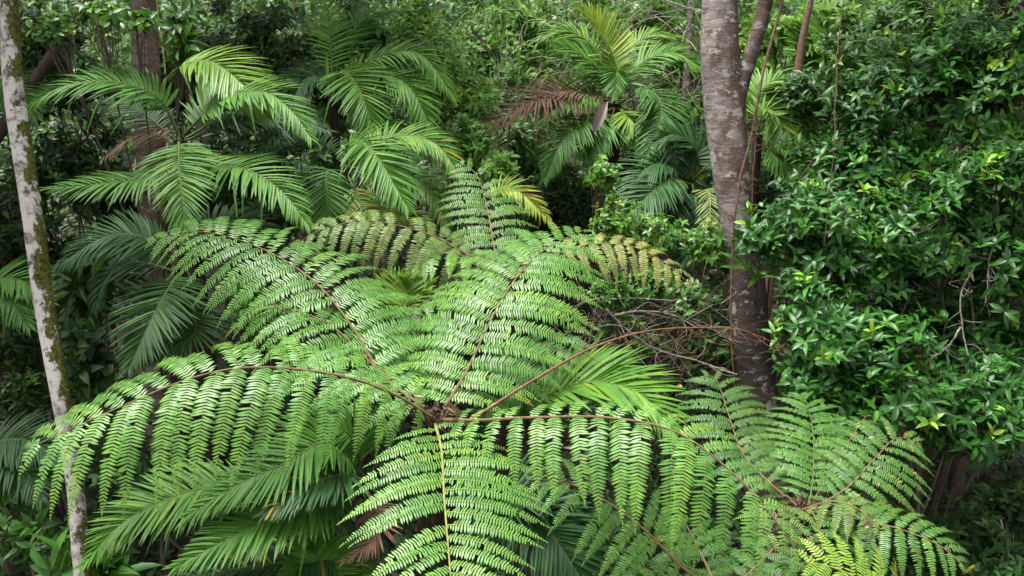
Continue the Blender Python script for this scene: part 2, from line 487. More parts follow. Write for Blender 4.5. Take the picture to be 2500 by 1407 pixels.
def stem_down(th, top, r, mat, name='trunk', bend=0.15, sides=14, extra=None):
    """trunk from a crown point down to the ground"""
    g = th['_o']
    top = np.asarray(top, float)
    mid = (top + g) / 2 + np.array([rng.normal(0, bend), rng.normal(0, bend), 0])
    pos, L_ = spline([g - Z * 0.1, mid, top], 30)
    rr = np.interp(np.linspace(0, 1, 30), [0, 0.1, 1], [r * 1.35, r * 1.1, r]) * (1 + rng.normal(0, 0.03, 30))
    mb = MB()
    mb.tube(pos, rr, sides)
    return child(mb, name, [mat], th)


def ground_under(p):
    return np.array([p[0], p[1], float(gz(p[0], p[1]))])


# ------------------------------------------------------------------ the tree ferns
def tree_fern(label, crown, r=0.07, sub=0.0):
    c = at(*crown)
    th = thing('tree_fern', label, 'tree fern', ground_under(c + np.array([0.05, 0.1, 0])), 'tree ferns')
    stem_down(th, c - Z * 0.06, r, FIBRE)
    mb = MB()        # frond bases and brown scales at the heart of the crown
    for i in range(26):
        a = rng.uniform(0, 6.28)
        d = norm(np.array([math.cos(a), math.sin(a), rng.uniform(0.3, 1.6)]))
        p0 = c + np.array([math.cos(a), math.sin(a), 0]) * r * 0.7 - Z * 0.1
        pp, _ = spline([p0, p0 + d * 0.07, p0 + d * 0.12 + np.array([-math.cos(a), -math.sin(a), 0.3]) * 0.03], 6)
        mb.tube(pp, np.linspace(0.012, 0.005, 6), 5)
    for i in range(240):    # chaffy brown scales
        a, h = rng.uniform(0, 6.28), rng.uniform(-0.12, 0.05)
        o = np.array([math.cos(a), math.sin(a), 0])
        mb.leaves((c + o * r * rng.uniform(0.2, 1.1) + Z * h)[None], (o * 0.6 + Z * rng.uniform(0.1, 1) + rng.normal(0, 0.4, 3))[None], norm(rng.normal(0, 1, 3))[None],
                  rng.uniform(0.03, 0.07), 0.006, 0.5, [(0, 1), (0.5, 0.7), (1, 0.1)], 2, 0, int(i % 3 == 0), 0.5)
    for i in range(4):      # croziers still coiled tight
        a = rng.uniform(0, 6.28)
        o = np.array([math.cos(a), math.sin(a), 0])
        p, d, ax = [c + o * r * 0.5 - Z * 0.05], norm(Z + o * 0.3), np.cross(o, Z)
        L_ = rng.uniform(0.10, 0.2)
        for q in range(44):
            p.append(p[-1] + d * (L_ / 26 if q < 18 else 0.0058 * (1.4 - q / 44)))
            ang = -0.03 if q < 18 else -0.32
            d = d * math.cos(ang) + np.cross(ax, d) * math.sin(ang)
        mb.tube(np.array(p), np.linspace(0.011, 0.005, len(p)), 6, 1)
    child(mb, 'crown_heart', [FIBRE, RIBB], th)
    return th


# main fern
mf = tree_fern('large bright green tree fern in the centre foreground, fronds arching from a brown heart', (1066, 1022, 4.6), 0.075)
fern_frond(mf, [(1060, 1022, 4.6), (960, 962, 4.5), (830, 918, 4.4), (640, 897, 4.27), (480, 920, 4.18), (280, 1000, 4.08), (60, 1100, 4.02)], 0.66, 0.106, 0.062, 0.85, 0.03, gap=0.0160, grow=0.4, tipk=7, sides=(0.85, 1), base=0.45, lean=(0, -0.4, 0))
fern_frond(mf, [(1055, 1008, 4.65), (935, 918, 4.95), (865, 805, 5.2), (770, 690, 5.5), (640, 608, 5.75), (490, 566, 5.9), (350, 590, 5.95)], 0.72, 0.104, 0.072, 0.70, 0.03, gap=0.0168, base=0.38, lean=(0, -0.35, 0))
fern_frond(mf, [(1082, 1000, 4.65), (1140, 905, 4.9), (1200, 780, 5.2), (1260, 680, 5.5), (1330, 610, 5.8), (1430, 560, 6.1)], 0.66, 0.098, 0.066, 0.55, 0.03, gap=0.0155, tipk=5, base=0.40, spread=0.3, lean=(0, -0.3, 0))
fern_frond(mf, [(1080, 1026, 4.55), (1180, 1026, 4.42), (1300, 1020, 4.3), (1480, 1020, 4.15), (1650, 1055, 4.0), (1800, 1165, 3.88), (1900, 1280, 3.8), (1960, 1370, 3.78)], 0.64, 0.106, 0.062, 0.85, 0.03, gap=0.0158, grow=0.62, tipk=5, sides=(1, 0.5), base=0.46, lean=(0, -0.35, 0))
fern_frond(mf, [(1062, 1035, 4.5), (1078, 1100, 4.3), (1085, 1220, 3.98), (1098, 1380, 3.62), (1108, 1500, 3.4)], 0.53, 0.072, 0.044, 0.36, 0.01, gap=0.0130, base=0.40, rib=RIBG, rstalk=0.008, sweep=0.22)
fern_frond(mf, [(1045, 1012, 4.7), (920, 900, 5.0), (800, 790, 5.2), (660, 740, 5.35)], 0.60, 0.100, 0.060, 0.7, 0.1, gap=0.0165, base=0.34)
fern_frond(mf, [(1070, 1005, 4.75), (1060, 930, 5.0), (1040, 830, 5.3), (1010, 760, 5.5)], 0.40, 0.11, 0.062, 0.5, 0.1, base=0.22, mat=FERND)
fern_frond(mf, [(1090, 1010, 4.75), (1180, 930, 5.0), (1300, 850, 5.2), (1420, 800, 5.3)], 0.42, 0.11, 0.06, 0.55, 0.15, base=0.22, mat=FERND)
# young frond still unrolling: a bare red-brown stalk whose thin side shoots end in coils
yf = MB()
ypos, _ = spline(ats([(1150, 1022, 4.6), (1190, 1000, 4.6), (1300, 930, 4.75), (1450, 848, 5.0), (1600, 806, 5.25), (1780, 802, 5.45), (1850, 820, 5.5), (1930, 858, 5.55)]), 90)
yf.tube(ypos, np.linspace(0.0095, 0.002, 90), 7)
for k in range(24, 88, 6):
    for sgn in (1, -1):
        T_ = norm(ypos[k + 1] - ypos[k - 1]); S_ = norm(np.cross(T_, Z)) * sgn
        ln = np.interp(k, [24, 60, 88], [0.20, 0.30, 0.12]) * rng.uniform(0.7, 1.25)
        p = [ypos[k]]
        d = norm(S_ * rng.uniform(0.3, 0.8) + T_ * rng.uniform(0.5, 0.9) - Z * rng.uniform(0.0, 0.9))
        ax = norm(np.cross(d, Z) + rng.normal(0, 0.3, 3))
        for q in range(34):
            p.append(p[-1] + d * ln / 26)
            ang = 0.02 if q < 16 else 0.05 + 0.035 * (q - 16)
            d = d * math.cos(ang) + np.cross(ax, d) * math.sin(ang)
            d = norm(d - Z * 0.012)
        yf.tube(np.array(p), np.linspace(0.0022, 0.0014, len(p)), 4)
child(yf, 'young_frond', [RIBR], mf)['label'] = 'bare red-brown young frond unrolling, thin coiled side shoots'

# fern behind
f2 = tree_fern('pale tree fern behind the centre fern, one upright frond and one faded tan frond', (1248, 690, 6.5), 0.07)
fern_frond(f2, [(1240, 685, 6.5), (1208, 610, 6.6), (1192, 520, 6.85), (1165, 430, 7.1), (1120, 395, 7.2)], 0.44, 0.085, 0.047, 0.5, 0.03, base=0.45, mat=FERND, gap=0.0150, lean=(0, -0.5, 0))
fern_frond(f2, [(1270, 665, 6.4), (1150, 625, 6.3), (1040, 570, 6.25), (900, 540, 6.2), (790, 560, 6.15), (715, 600, 6.1)], 0.50, 0.098, 0.050, 0.9, 0.1, base=0.30, mat=FERNP, lean=(0, -0.4, 0), label='faded tan-green frond')
fern_frond(f2, [(1260, 680, 6.6), (1400, 605, 6.75), (1530, 600, 6.75), (1620, 640, 6.7), (1690, 700, 6.6)], 0.40, 0.10, 0.045, 0.8, 0.25, base=0.66, spread=0.15, mat=FERNP, lean=(0, -0.3, 0), label='yellowing frond')
fern_frond(f2, [(1240, 690, 6.4), (1150, 705, 6.0), (1060, 728, 5.8), (965, 778, 5.6)], 0.36, 0.095, 0.05, 0.7, 0.1, base=0.3)
fern_frond(f2, [(1250, 680, 6.45), (1180, 640, 6.3), (1080, 620, 6.2), (990, 660, 6.1)], 0.42, 0.095, 0.05, 0.6, 0.1, base=0.45)
fern_frond(f2, [(1260, 680, 6.5), (1300, 620, 6.7), (1350, 580, 6.9)], 0.34, 0.085, 0.048, 0.5, 0.1, base=0.3)

# right-hand ferns
f3 = tree_fern('mid green tree fern with rounded upright fronds before the foot of the grey trunk', (1962, 1245, 5.0), 0.06)
fern_frond(f3, [(1945, 1235, 5.0), (1880, 1180, 5.1), (1815, 1110, 5.3), (1778, 1010, 5.55), (1750, 930, 5.75), (1715, 915, 5.8)], 0.44, 0.064, 0.036, 0.6, 0.15, rstalk=0.007, base=0.35, mat=FERND, gap=0.0110, lean=(0, -0.5, 0))
fern_frond(f3, [(1972, 1235, 5.0), (1982, 1190, 5.1), (1987, 1090, 5.35), (1975, 1000, 5.65), (1955, 958, 5.8)], 0.40, 0.056, 0.033, 0.45, 0.05, base=0.34, gap=0.0105, rib=RIBP, rstalk=0.006, lean=(0, -0.5, 0))
fern_frond(f3, [(1985, 1240, 5.0), (2070, 1190, 5.05), (2140, 1115, 5.15), (2190, 1070, 5.25), (2250, 1085, 5.25)], 0.40, 0.062, 0.035, 0.6, 0.15, base=0.38, mat=FERND, gap=0.0115, rstalk=0.007, rib=RIBB, yellow=0.06, lean=(0, -0.4, 0))
fern_frond(f3, [(1990, 1250, 4.9), (2080, 1265, 4.7), (2190, 1290, 4.55), (2290, 1330, 4.45), (2350, 1380, 4.4)], 0.34, 0.062, 0.035, 0.7, 0.1, rstalk=0.007, base=0.3, mat=FERN, gap=0.0115, lean=(0, -0.3, 0))
fern_frond(f3, [(1960, 1245, 4.9), (2030, 1225, 4.75), (2090, 1240, 4.65), (2150, 1290, 4.55)], 0.28, 0.078, 0.036, 0.7, 0.1, base=0.2, mat=FERNP, gap=0.012, yellow=0.04, label='faded brownish frond')
fern_frond(f3, [(1950, 1245, 4.9), (1920, 1240, 4.7), (1890, 1270, 4.55), (1870, 1330, 4.45)], 0.26, 0.078, 0.036, 0.6, 0.1, base=0.2, mat=FERNP, gap=0.012)
fern_frond(f3, [(1980, 1235, 5.1), (2040, 1130, 5.5), (2090, 1050, 5.8), (2120, 1010, 6.0)], 0.26, 0.085, 0.04, 0.5, 0.2, base=0.1, mat=FERND)

fern_frond(f3, [(1965, 1240, 5.05), (1920, 1215, 5.15), (1880, 1160, 5.35), (1865, 1080, 5.6)], 0.30, 0.066, 0.033, 0.5, 0.1, base=0.2, mat=FERND, gap=0.011, rstalk=0.006)
fern_frond(f3, [(1965, 1245, 4.9), (1985, 1255, 4.75), (2000, 1290, 4.6), (2010, 1350, 4.5)], 0.30, 0.066, 0.034, 0.6, 0.05, base=0.25, mat=FERND, gap=0.0115, rstalk=0.006)

f4 = tree_fern('lower tree fern at the bottom edge beneath the long right frond of the big fern', (1760, 1455, 4.3), 0.06)
fern_frond(f4, [(1750, 1450, 4.25), (1660, 1380, 4.2), (1580, 1300, 4.2), (1480, 1225, 4.2), (1380, 1178, 4.2), (1285, 1172, 4.18)], 0.40, 0.072, 0.038, 0.6, 0.08, base=0.36, gap=0.0112, lean=(0, -0.35, 0))
fern_frond(f4, [(1755, 1450, 4.3), (1720, 1370, 4.4), (1690, 1310, 4.5), (1670, 1270, 4.55)], 0.30, 0.07, 0.036, 0.5, 0.1, base=0.2, mat=FERND, gap=0.0115)
fern_frond(f4, [(1775, 1450, 4.3), (1850, 1380, 4.4), (1910, 1320, 4.5), (1950, 1290, 4.55)], 0.30, 0.07, 0.036, 0.5, 0.1, base=0.2, mat=FERND, gap=0.0115)
fern_frond(f4, [(1780, 1460, 4.2), (1860, 1420, 4.1), (1960, 1420, 4.0), (2060, 1460, 3.9)], 0.32, 0.07, 0.036, 0.5, 0.1, base=0.25, mat=FERND, gap=0.0115)
fern_frond(f4, [(1740, 1460, 4.2), (1680, 1430, 4.1), (1590, 1420, 4.0), (1520, 1450, 3.95)], 0.32, 0.07, 0.036, 0.5, 0.1, base=0.22, mat=FERND, gap=0.0115)
f5 = tree_fern('yellow-green young tree fern cut off by the bottom edge at lower right', (2190, 1530, 4.0), 0.05)
fern_frond(f5, [(2200, 1560, 4.0), (2170, 1480, 3.95), (2110, 1425, 3.95), (2040, 1388, 3.95), (1965, 1372, 3.95)], 0.34, 0.062, 0.045, 0.4, 0.05, lean=(0, -0.3, 0), mat=FERNY, base=0.4, rib=RIBG, gap=0.0145)
fern_frond(f5, [(2200, 1560, 4.0), (2200, 1490, 4.0), (2250, 1450, 4.05)], 0.30, 0.062, 0.045, 0.4, 0.05, mat=FERNY, base=0.3, rib=RIBG)

# ------------------------------------------------------------------ palms
def palm(label, crown, r=0.05, mat=None, name='palm'):
    c = at(*crown)
    th = thing(name, label, 'palm', ground_under(c + np.array([0, 0.12, 0])), 'understorey palms')
    stem_down(th, c, r, mat or DARKB, bend=0.06)
    return th


pa = palm('tall palm beside the mossy white trunk, one bright yellow-green frond at its top', (440, 345, 7.0), 0.06)
palm_frond(pa, [(435, 330, 7.0), (385, 240, 6.85), (280, 200, 6.75), (160, 210, 6.65), (60, 265, 6.6)], 0.42, 46, 0.026, 0.55, base=0.32)
palm_frond(pa, [(440, 335, 7.0), (398, 230, 7.1), (430, 170, 7.1), (510, 150, 7.0), (590, 205, 6.9), (650, 285, 6.85)], 0.46, 48, 0.028, 0.5, 0.42, mat=PALMY, base=0.3, label='bright yellow-green young frond')
palm_frond(pa, [(448, 330, 7.0), (540, 245, 6.85), (640, 225, 6.7), (710, 270, 6.6), (760, 340, 6.5)], 0.40, 46, 0.026, 0.5, base=0.36)
palm_frond(pa, [(448, 335, 7.1), (500, 275, 7.2), (560, 225, 7.3), (640, 215, 7.35)], 0.42, 40, 0.025, 0.4, base=0.15)
palm_frond(pa, [(437, 348, 6.8), (437, 395, 6.45), (444, 470, 6.2), (452, 580, 6.05)], 0.38, 46, 0.025, 0.45, 0.05, base=0.36, ang=(1.25, 0.4))
palm_frond(pa, [(432, 355, 6.9), (380, 425, 6.7), (260, 448, 6.5), (110, 462, 6.4)], 0.36, 44, 0.025, 0.55, base=0.32)
palm_frond(pa, [(445, 360, 6.9), (520, 402, 6.65), (610, 418, 6.45), (690, 470, 6.3), (755, 555, 6.2)], 0.40, 46, 0.026, 0.5, base=0.38)
palm_frond(pa, [(450, 340, 7.3), (580, 270, 7.6), (690, 275, 7.6), (800, 320, 7.5)], 0.44, 42, 0.025, 0.5, base=0.1, mat=PALMD)
palm_frond(pa, [(450, 345, 7.2), (580, 300, 7.3), (680, 300, 7.3), (600, 400, 7.1)], 0.36, 40, 0.024, 0.4, base=0.15, mat=PALMD)
palm_frond(pa, [(430, 345, 7.1), (340, 270, 7.3), (250, 250, 7.5), (190, 290, 7.5)], 0.36, 40, 0.024, 0.5, base=0.1, mat=PALMD)
palm_frond(pa, [(432, 360, 7.0), (380, 330, 7.1), (320, 335, 7.2), (250, 390, 7.2)], 0.24, 26, 0.018, 0.9, base=0.75, mat=DEAD, rib=RIBB, label='dry tan hanging frond')

pb = palm('dark low palm in the shade below the tall left palm', (440, 660, 6.4), 0.05)
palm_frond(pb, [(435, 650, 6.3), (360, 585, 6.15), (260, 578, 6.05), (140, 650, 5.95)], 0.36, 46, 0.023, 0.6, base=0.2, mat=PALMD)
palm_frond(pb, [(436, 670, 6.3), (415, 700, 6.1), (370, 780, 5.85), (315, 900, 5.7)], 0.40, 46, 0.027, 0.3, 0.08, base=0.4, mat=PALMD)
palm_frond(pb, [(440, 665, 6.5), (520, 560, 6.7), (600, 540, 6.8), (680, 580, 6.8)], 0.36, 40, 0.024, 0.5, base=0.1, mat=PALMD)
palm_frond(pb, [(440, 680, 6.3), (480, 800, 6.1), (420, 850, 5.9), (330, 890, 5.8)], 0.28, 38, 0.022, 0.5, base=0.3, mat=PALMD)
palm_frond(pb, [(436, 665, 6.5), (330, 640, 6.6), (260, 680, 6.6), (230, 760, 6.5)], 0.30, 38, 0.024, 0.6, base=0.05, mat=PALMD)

pc = palm('green palm behind and right of the tall left palm, drooping fronds below an upright spear', (812, 235, 8.4), 0.055)
palm_frond(pc, [(810, 225, 8.4), (835, 175, 8.2), (880, 225, 7.9), (912, 325, 7.8)], 0.46, 46, 0.03, 0.4, base=0.36)
palm_frond(pc, [(815, 225, 8.4), (880, 190, 8.3), (990, 205, 8.1), (1060, 330, 8.0)], 0.44, 46, 0.028, 0.5, base=0.34)
palm_frond(pc, [(815, 220, 8.5), (900, 150, 8.5), (1020, 130, 8.4), (1110, 240, 8.3)], 0.40, 46, 0.026, 0.6, base=0.4)
palm_frond(pc, [(812, 215, 8.5), (808, 120, 8.6), (800, 30, 8.8), (770, -40, 8.9)], 0.32, 20, 0.03, 0.5, base=0.4)
palm_frond(pc, [(812, 215, 8.5), (840, 110, 8.7), (900, 40, 8.9), (980, 30, 8.9)], 0.40, 42, 0.026, 0.5, base=0.08)
palm_frond(pc, [(806, 225, 8.4), (780, 190, 8.3), (740, 200, 8.2), (700, 280, 8.1)], 0.38, 42, 0.026, 0.5, base=0.1, mat=PALMD)
palm_frond(pc, [(812, 235, 8.4), (900, 260, 8.2), (960, 300, 8.1), (1000, 380, 8.0)], 0.42, 42, 0.026, 0.5, base=0.1)
sp = MB()
sp.leaves(at(803, 235, 8.35)[None], norm(at(797, 135, 8.3) - at(803, 235, 8.35))[None], -FWD[None], 0.42, 0.035, 0.05, [(0, 0.5), (0.4, 1), (0.8, 0.7), (1, 0.1)], 3, 0.8, 0, 0.2)
child(sp, 'spear_leaf', [PALMY], pc)

pd_ = palm('mid green palm between the tall left palm and the upright fern frond', (845, 410, 7.3), 0.05)
palm_frond(pd_, [(845, 400, 7.2), (870, 345, 7.05), (925, 390, 6.85), (995, 510, 6.7)], 0.42, 46, 0.028, 0.4, 0.1, base=0.36)
palm_frond(pd_, [(838, 420, 7.1), (800, 420, 6.95), (797, 480, 6.8), (803, 580, 6.75)], 0.33, 40, 0.024, 0.4, 0.15, base=0.2)
palm_frond(pd_, [(850, 400, 7.4), (960, 335, 7.5), (1060, 350, 7.4), (1130, 440, 7.3)], 0.34, 44, 0.024, 0.55, 0.15, base=0.45, mat=PALM, dry=0.05)
palm_frond(pd_, [(845, 420, 7.3), (900, 520, 7.1), (1000, 530, 6.95), (1070, 590, 6.9)], 0.28, 36, 0.022, 0.5, 0.15, base=0.6, dry=0.3, label='browning frond')
palm_frond(pd_, [(850, 410, 7.5), (960, 420, 7.6), (1050, 460, 7.5), (1090, 560, 7.4)], 0.32, 38, 0.022, 0.6, 0.15, base=0.4, dry=0.1)
palm_frond(pd_, [(840, 400, 7.5), (760, 350, 7.7), (680, 360, 7.7), (620, 430, 7.6)], 0.34, 40, 0.024, 0.5, base=0.05, mat=PALMD)

pe = palm('background palm with upright yellow spear frond, pink-grey spathe and one dead brown frond', (1500, 255, 10.0), 0.075)
palm_frond(pe, [(1500, 250, 10.0), (1500, 150, 10.0), (1460, 70, 10.0), (1405, 20, 10.0)], 0.40, 42, 0.03, 0.25, 0.3, mat=PALMY, base=0.5, vee=0.5, label='upright yellow-green spear frond')
palm_frond(pe, [(1497, 250, 10.0), (1470, 180, 9.9), (1410, 130, 9.8), (1350, 105, 9.7)], 0.46, 44, 0.028, 0.5, base=0.35, mat=PALM)
palm_frond(pe, [(1498, 250, 10.1), (1450, 120, 10.2), (1380, 75, 10.2), (1300, 100, 10.1)], 0.42, 44, 0.028, 0.55, base=0.5)
palm_frond(pe, [(1504, 250, 10.0), (1560, 160, 9.9), (1640, 130, 9.8), (1720, 170, 9.7)], 0.44, 44, 0.028, 0.55, base=0.4)
palm_frond(pe, [(1500, 250, 10.1), (1515, 150, 10.3), (1580, 90, 10.4), (1660, 90, 10.4)], 0.42, 44, 0.028, 0.5, base=0.55)
palm_frond(pe, [(1500, 250, 9.9), (1512, 180, 9.8), (1505, 180, 9.7), (1500, 240, 9.6)], 0.28, 40, 0.028, 0.4, base=0.35)
palm_frond(pe, [(1508, 255, 9.9), (1580, 220, 9.7), (1615, 270, 9.5), (1570, 400, 9.3)], 0.46, 44, 0.032, 0.4, base=0.12)
palm_frond(pe, [(1500, 265, 9.8), (1490, 300, 9.6), (1465, 330, 9.5), (1440, 390, 9.4)], 0.42, 42, 0.03, 0.4, base=0.25)
palm_frond(pe, [(1508, 265, 9.7), (1530, 285, 9.55), (1550, 310, 9.5), (1545, 360, 9.45)], 0.32, 34, 0.03, 0.4, base=0.6)
palm_frond(pe, [(1495, 265, 9.8), (1430, 300, 9.5), (1370, 350, 9.3), (1330, 440, 9.2)], 0.40, 42, 0.03, 0.5, base=0.2)
palm_frond(pe, [(1495, 255, 9.9), (1440, 235, 9.7), (1380, 250, 9.5), (1310, 300, 9.4)], 0.36, 42, 0.028, 0.5, base=0.4)
palm_frond(pe, [(1494, 245, 9.85), (1400, 238, 9.6), (1310, 248, 9.3), (1240, 280, 9.15), (1170, 330, 9.05)], 0.62, 44, 0.022, 0.35, 0.1, mat=DEAD, base=0.12, rib=RIBB, spread=0.5, miss=0.12, label='dead brown frond')
palm_frond(pe, [(1490, 240, 9.9), (1420, 225, 9.75), (1350, 228, 9.6), (1290, 270, 9.5)], 0.52, 40, 0.02, 0.1, 0.1, mat=DEAD, base=0.1, rib=RIBB, spread=0.4, label='dead brown frond')
palm_frond(pe, [(1510, 260, 10.1), (1600, 300, 10.1), (1650, 380, 10.0), (1660, 470, 9.9)], 0.44, 42, 0.03, 0.4, base=0.05, mat=PALMD)
s_ = MB()
sa, sb = at(1484, 248, 9.25), at(1450, 318, 9.2)
s_.leaves(sa[None], (sb - sa)[None], (-FWD + Z * 0.4)[None], np.linalg.norm(sb - sa) * 1.0, 0.12, 0.2, [(0, 0.06), (0.12, 0.25), (0.3, 0.7), (0.5, 1.0), (0.75, 0.9), (0.9, 0.55), (1, 0.15)], 3, 1.0, 0, 0.3)
child(s_, 'spathe', [SPATHE], pe)

pg = palm('shaded palm left of the grey trunk with dark drooping fronds', (1680, 440, 9.2), 0.06)
for pts, b in (([(1680, 440, 9.2), (1620, 400, 9.0), (1560, 430, 8.9), (1530, 520, 8.8)], 0.2), ([(1680, 450, 9.1), (1640, 470, 8.9), (1610, 530, 8.7), (1600, 610, 8.6)], 0.2),
               ([(1680, 440, 9.3), (1700, 370, 9.2), (1650, 330, 9.1), (1590, 350, 9.0)], 0.15), ([(1690, 450, 9.1), (1700, 510, 8.8), (1690, 580, 8.7), (1660, 650, 8.6)], 0.1),
               ([(1690, 440, 9.2), (1760, 380, 9.1), (1830, 390, 9.1), (1890, 450, 9.0)], 0.2), ([(1685, 450, 9.0), (1640, 440, 8.8), (1580, 480, 8.6), (1500, 560, 8.5)], 0.25)):
    palm_frond(pg, pts, 0.44, 42, 0.032, 0.45, base=b, mat=PALMD)
palm_frond(pg, [(1690, 470, 9.0), (1730, 470, 8.6), (1735, 540, 8.4), (1745, 640, 8.3)], 0.26, 26, 0.02, 0.3, 0.1, base=0.5, mat=FERNP, rib=RIBG, label='straw-coloured frond', ang=(0.9, 0.5))

ph = palm('palm with broad pale frond arching under the red-brown stalk, just behind the big fern', (1300, 1040, 5.3), 0.05)
palm_frond(ph, [(1300, 1035, 5.25), (1345, 962, 5.15), (1450, 934, 5.05), (1560, 962, 4.92), (1640, 1050, 4.8)], 0.50, 30, 0.036, 0.35, 0.12, base=0.44, vee=0.08, ang=(1.0, 0.5), lean=(0, -0.15, 0))
palm_frond(ph, [(1300, 1035, 5.3), (1380, 930, 5.4), (1470, 905, 5.4), (1580, 940, 5.3)], 0.42, 28, 0.032, 0.4, 0.15, base=0.36, vee=0.08, ang=(0.8, 0.4), lean=(0, -0.1, 0))
palm_frond(ph, [(1300, 1030, 5.3), (1280, 980, 5.3), (1230, 970, 5.2), (1180, 1000, 5.15)], 0.32, 30, 0.028, 0.4, 0.1, base=0.15)

pi_ = palm('large palm under the left side of the big fern, fronds spreading to the lower left', (890, 1190, 4.7), 0.06)
palm_frond(pi_, [(885, 1160, 4.65), (800, 1082, 4.4), (690, 1135, 4.25), (580, 1185, 4.2), (450, 1265, 4.15)], 0.31, 54, 0.021, 0.35, 0.12, base=0.28)
palm_frond(pi_, [(880, 1180, 4.7), (700, 1150, 4.6), (540, 1180, 4.45), (400, 1222, 4.35), (290, 1285, 4.25), (205, 1380, 4.2)], 0.31, 54, 0.020, 0.35, 0.42, base=0.38)
palm_frond(pi_, [(885, 1190, 4.6), (770, 1225, 4.35), (640, 1275, 4.2), (540, 1325, 4.1), (430, 1385, 4.05)], 0.31, 54, 0.021, 0.35, 0.14, base=0.3)
palm_frond(pi_, [(890, 1175, 4.55), (840, 1160, 4.35), (750, 1185, 4.2), (645, 1255, 4.1)], 0.27, 46, 0.018, 0.35, 0.1, base=0.15, mat=PALMD, dry=0.12)
palm_frond(pi_, [(885, 1150, 4.75), (850, 1060, 4.6), (760, 1050, 4.5), (670, 1110, 4.45)], 0.30, 46, 0.019, 0.4, 0.1, base=0.25)
palm_frond(pi_, [(885, 1220, 4.6), (760, 1350, 4.4), (600, 1385, 4.3), (400, 1420, 4.2)], 0.28, 50, 0.021, 0.35, 0.12, base=0.1, mat=PALMD, dry=0.05)
palm_frond(pi_, [(895, 1200, 4.6), (930, 1280, 4.4), (900, 1330, 4.3), (840, 1370, 4.25)], 0.15, 22, 0.016, 0.5, 0.1, base=0.4, mat=DEAD, rib=RIBB, label='dry brown frond')

pj = palm('dark palm beneath the downward frond at the bottom centre', (1240, 1270, 4.7), 0.05)
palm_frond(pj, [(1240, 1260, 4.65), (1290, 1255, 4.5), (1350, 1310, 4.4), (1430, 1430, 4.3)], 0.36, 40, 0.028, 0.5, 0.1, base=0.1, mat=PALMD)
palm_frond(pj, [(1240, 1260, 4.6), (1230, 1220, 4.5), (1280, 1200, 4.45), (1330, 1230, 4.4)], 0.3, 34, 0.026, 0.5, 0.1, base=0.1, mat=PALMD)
pk = palm('small grassy palm at the bottom edge left of the downward fern frond', (790, 1460, 4.4), 0.03)
for q in ((700, 1370), (760, 1340), (850, 1350), (900, 1400), (660, 1430), (800, 1320)):
    palm_frond(pk, [(790, 1455, 4.4), ((790 + q[0]) / 2, q[1] + 15, 4.35), (q[0], q[1], 4.3)], 0.22, 22, 0.018, 0.3, 0.2, base=0.4)
pl = palm('palm at the left edge with fronds passing behind the mossy white trunk', (-70, 760, 6.6), 0.05)
palm_frond(pl, [(-70, 750, 6.6), (-20, 690, 6.4), (50, 685, 6.3), (120, 740, 6.2)], 0.34, 40, 0.024, 0.5, base=0.35)
palm_frond(pl, [(-70, 750, 6.6), (-40, 720, 6.3), (20, 730, 6.2), (70, 800, 6.1)], 0.34, 40, 0.024, 0.5, base=0.15)
pm = palm('dark palm low at the left edge beneath the tip of the long left frond', (-60, 1150, 6.0), 0.05)
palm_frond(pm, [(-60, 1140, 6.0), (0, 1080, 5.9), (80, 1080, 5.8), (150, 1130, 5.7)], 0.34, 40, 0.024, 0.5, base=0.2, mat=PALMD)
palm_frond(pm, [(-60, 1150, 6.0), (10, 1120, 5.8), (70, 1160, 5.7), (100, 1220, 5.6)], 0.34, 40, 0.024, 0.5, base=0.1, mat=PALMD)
pn = palm('palm at the upper left edge, half hidden by the white trunk', (-60, 330, 7.5), 0.05)
palm_frond(pn, [(-60, 320, 7.5), (-20, 210, 7.4), (40, 220, 7.3), (90, 290, 7.2)], 0.36, 40, 0.026, 0.5, base=0.3)
palm_frond(pn, [(-60, 320, 7.5), (80, 200, 8.3), (160, 130, 8.5), (230, 150, 8.5)], 0.46, 40, 0.028, 0.5, base=0.1, mat=PALMD)
po = palm('palm just right of the grey trunk, fronds lit pale green', (1850, 330, 8.6), 0.05)
for pts, b in (([(1850, 320, 8.6), (1870, 270, 8.5), (1900, 290, 8.4), (1920, 370, 8.3)], 0.5), ([(1850, 320, 8.6), (1850, 240, 8.7), (1890, 200, 8.7), (1950, 220, 8.7)], 0.55),
               ([(1850, 330, 8.6), (1900, 230, 8.8), (1980, 220, 8.8), (2040, 280, 8.8)], 0.3), ([(1850, 340, 8.6), (1920, 400, 8.5), (1970, 370, 8.4), (2010, 420, 8.3)], 0.3)):
    palm_frond(po, pts, 0.36, 34, 0.034, 0.45, base=b)
pq = palm('far palm at the top right with tall feathery fronds above the glossy shrubs', (2000, 250, 11), 0.06)
for pts in ([(2000, 240, 11), (2010, 100, 11), (2040, 20, 11), (2090, -10, 11)], [(2000, 240, 11), (1990, 120, 11), (1960, 60, 11), (1920, 50, 11)], [(2000, 240, 11), (2050, 120, 11), (2120, 100, 11), (2180, 150, 11)]):
    palm_frond(pq, pts, 0.5, 40, 0.034, 0.5, base=0.5)
pr = palm('small palm sprouting in the gap between the two upper fronds of the big fern', (985, 770, 6.0), 0.03)
for q in ((930, 690), (985, 680), (1050, 700), (900, 730)):
    palm_frond(pr, [(985, 765, 6.0), ((985 + q[0]) / 2, q[1] + 20, 6.05), (q[0], q[1], 6.0)], 0.26, 24, 0.022, 0.3, 0.15, base=0.62)
ps_ = palm('yellow-tipped palm frond showing right of the upright fern frond', (1200, 560, 7.6), 0.04)
palm_frond(ps_, [(1200, 540, 7.6), (1220, 465, 7.5), (1270, 470, 7.4), (1345, 545, 7.3)], 0.24, 36, 0.02, 0.5, 0.2, base=0.80, mat=PALM, spread=0.25)


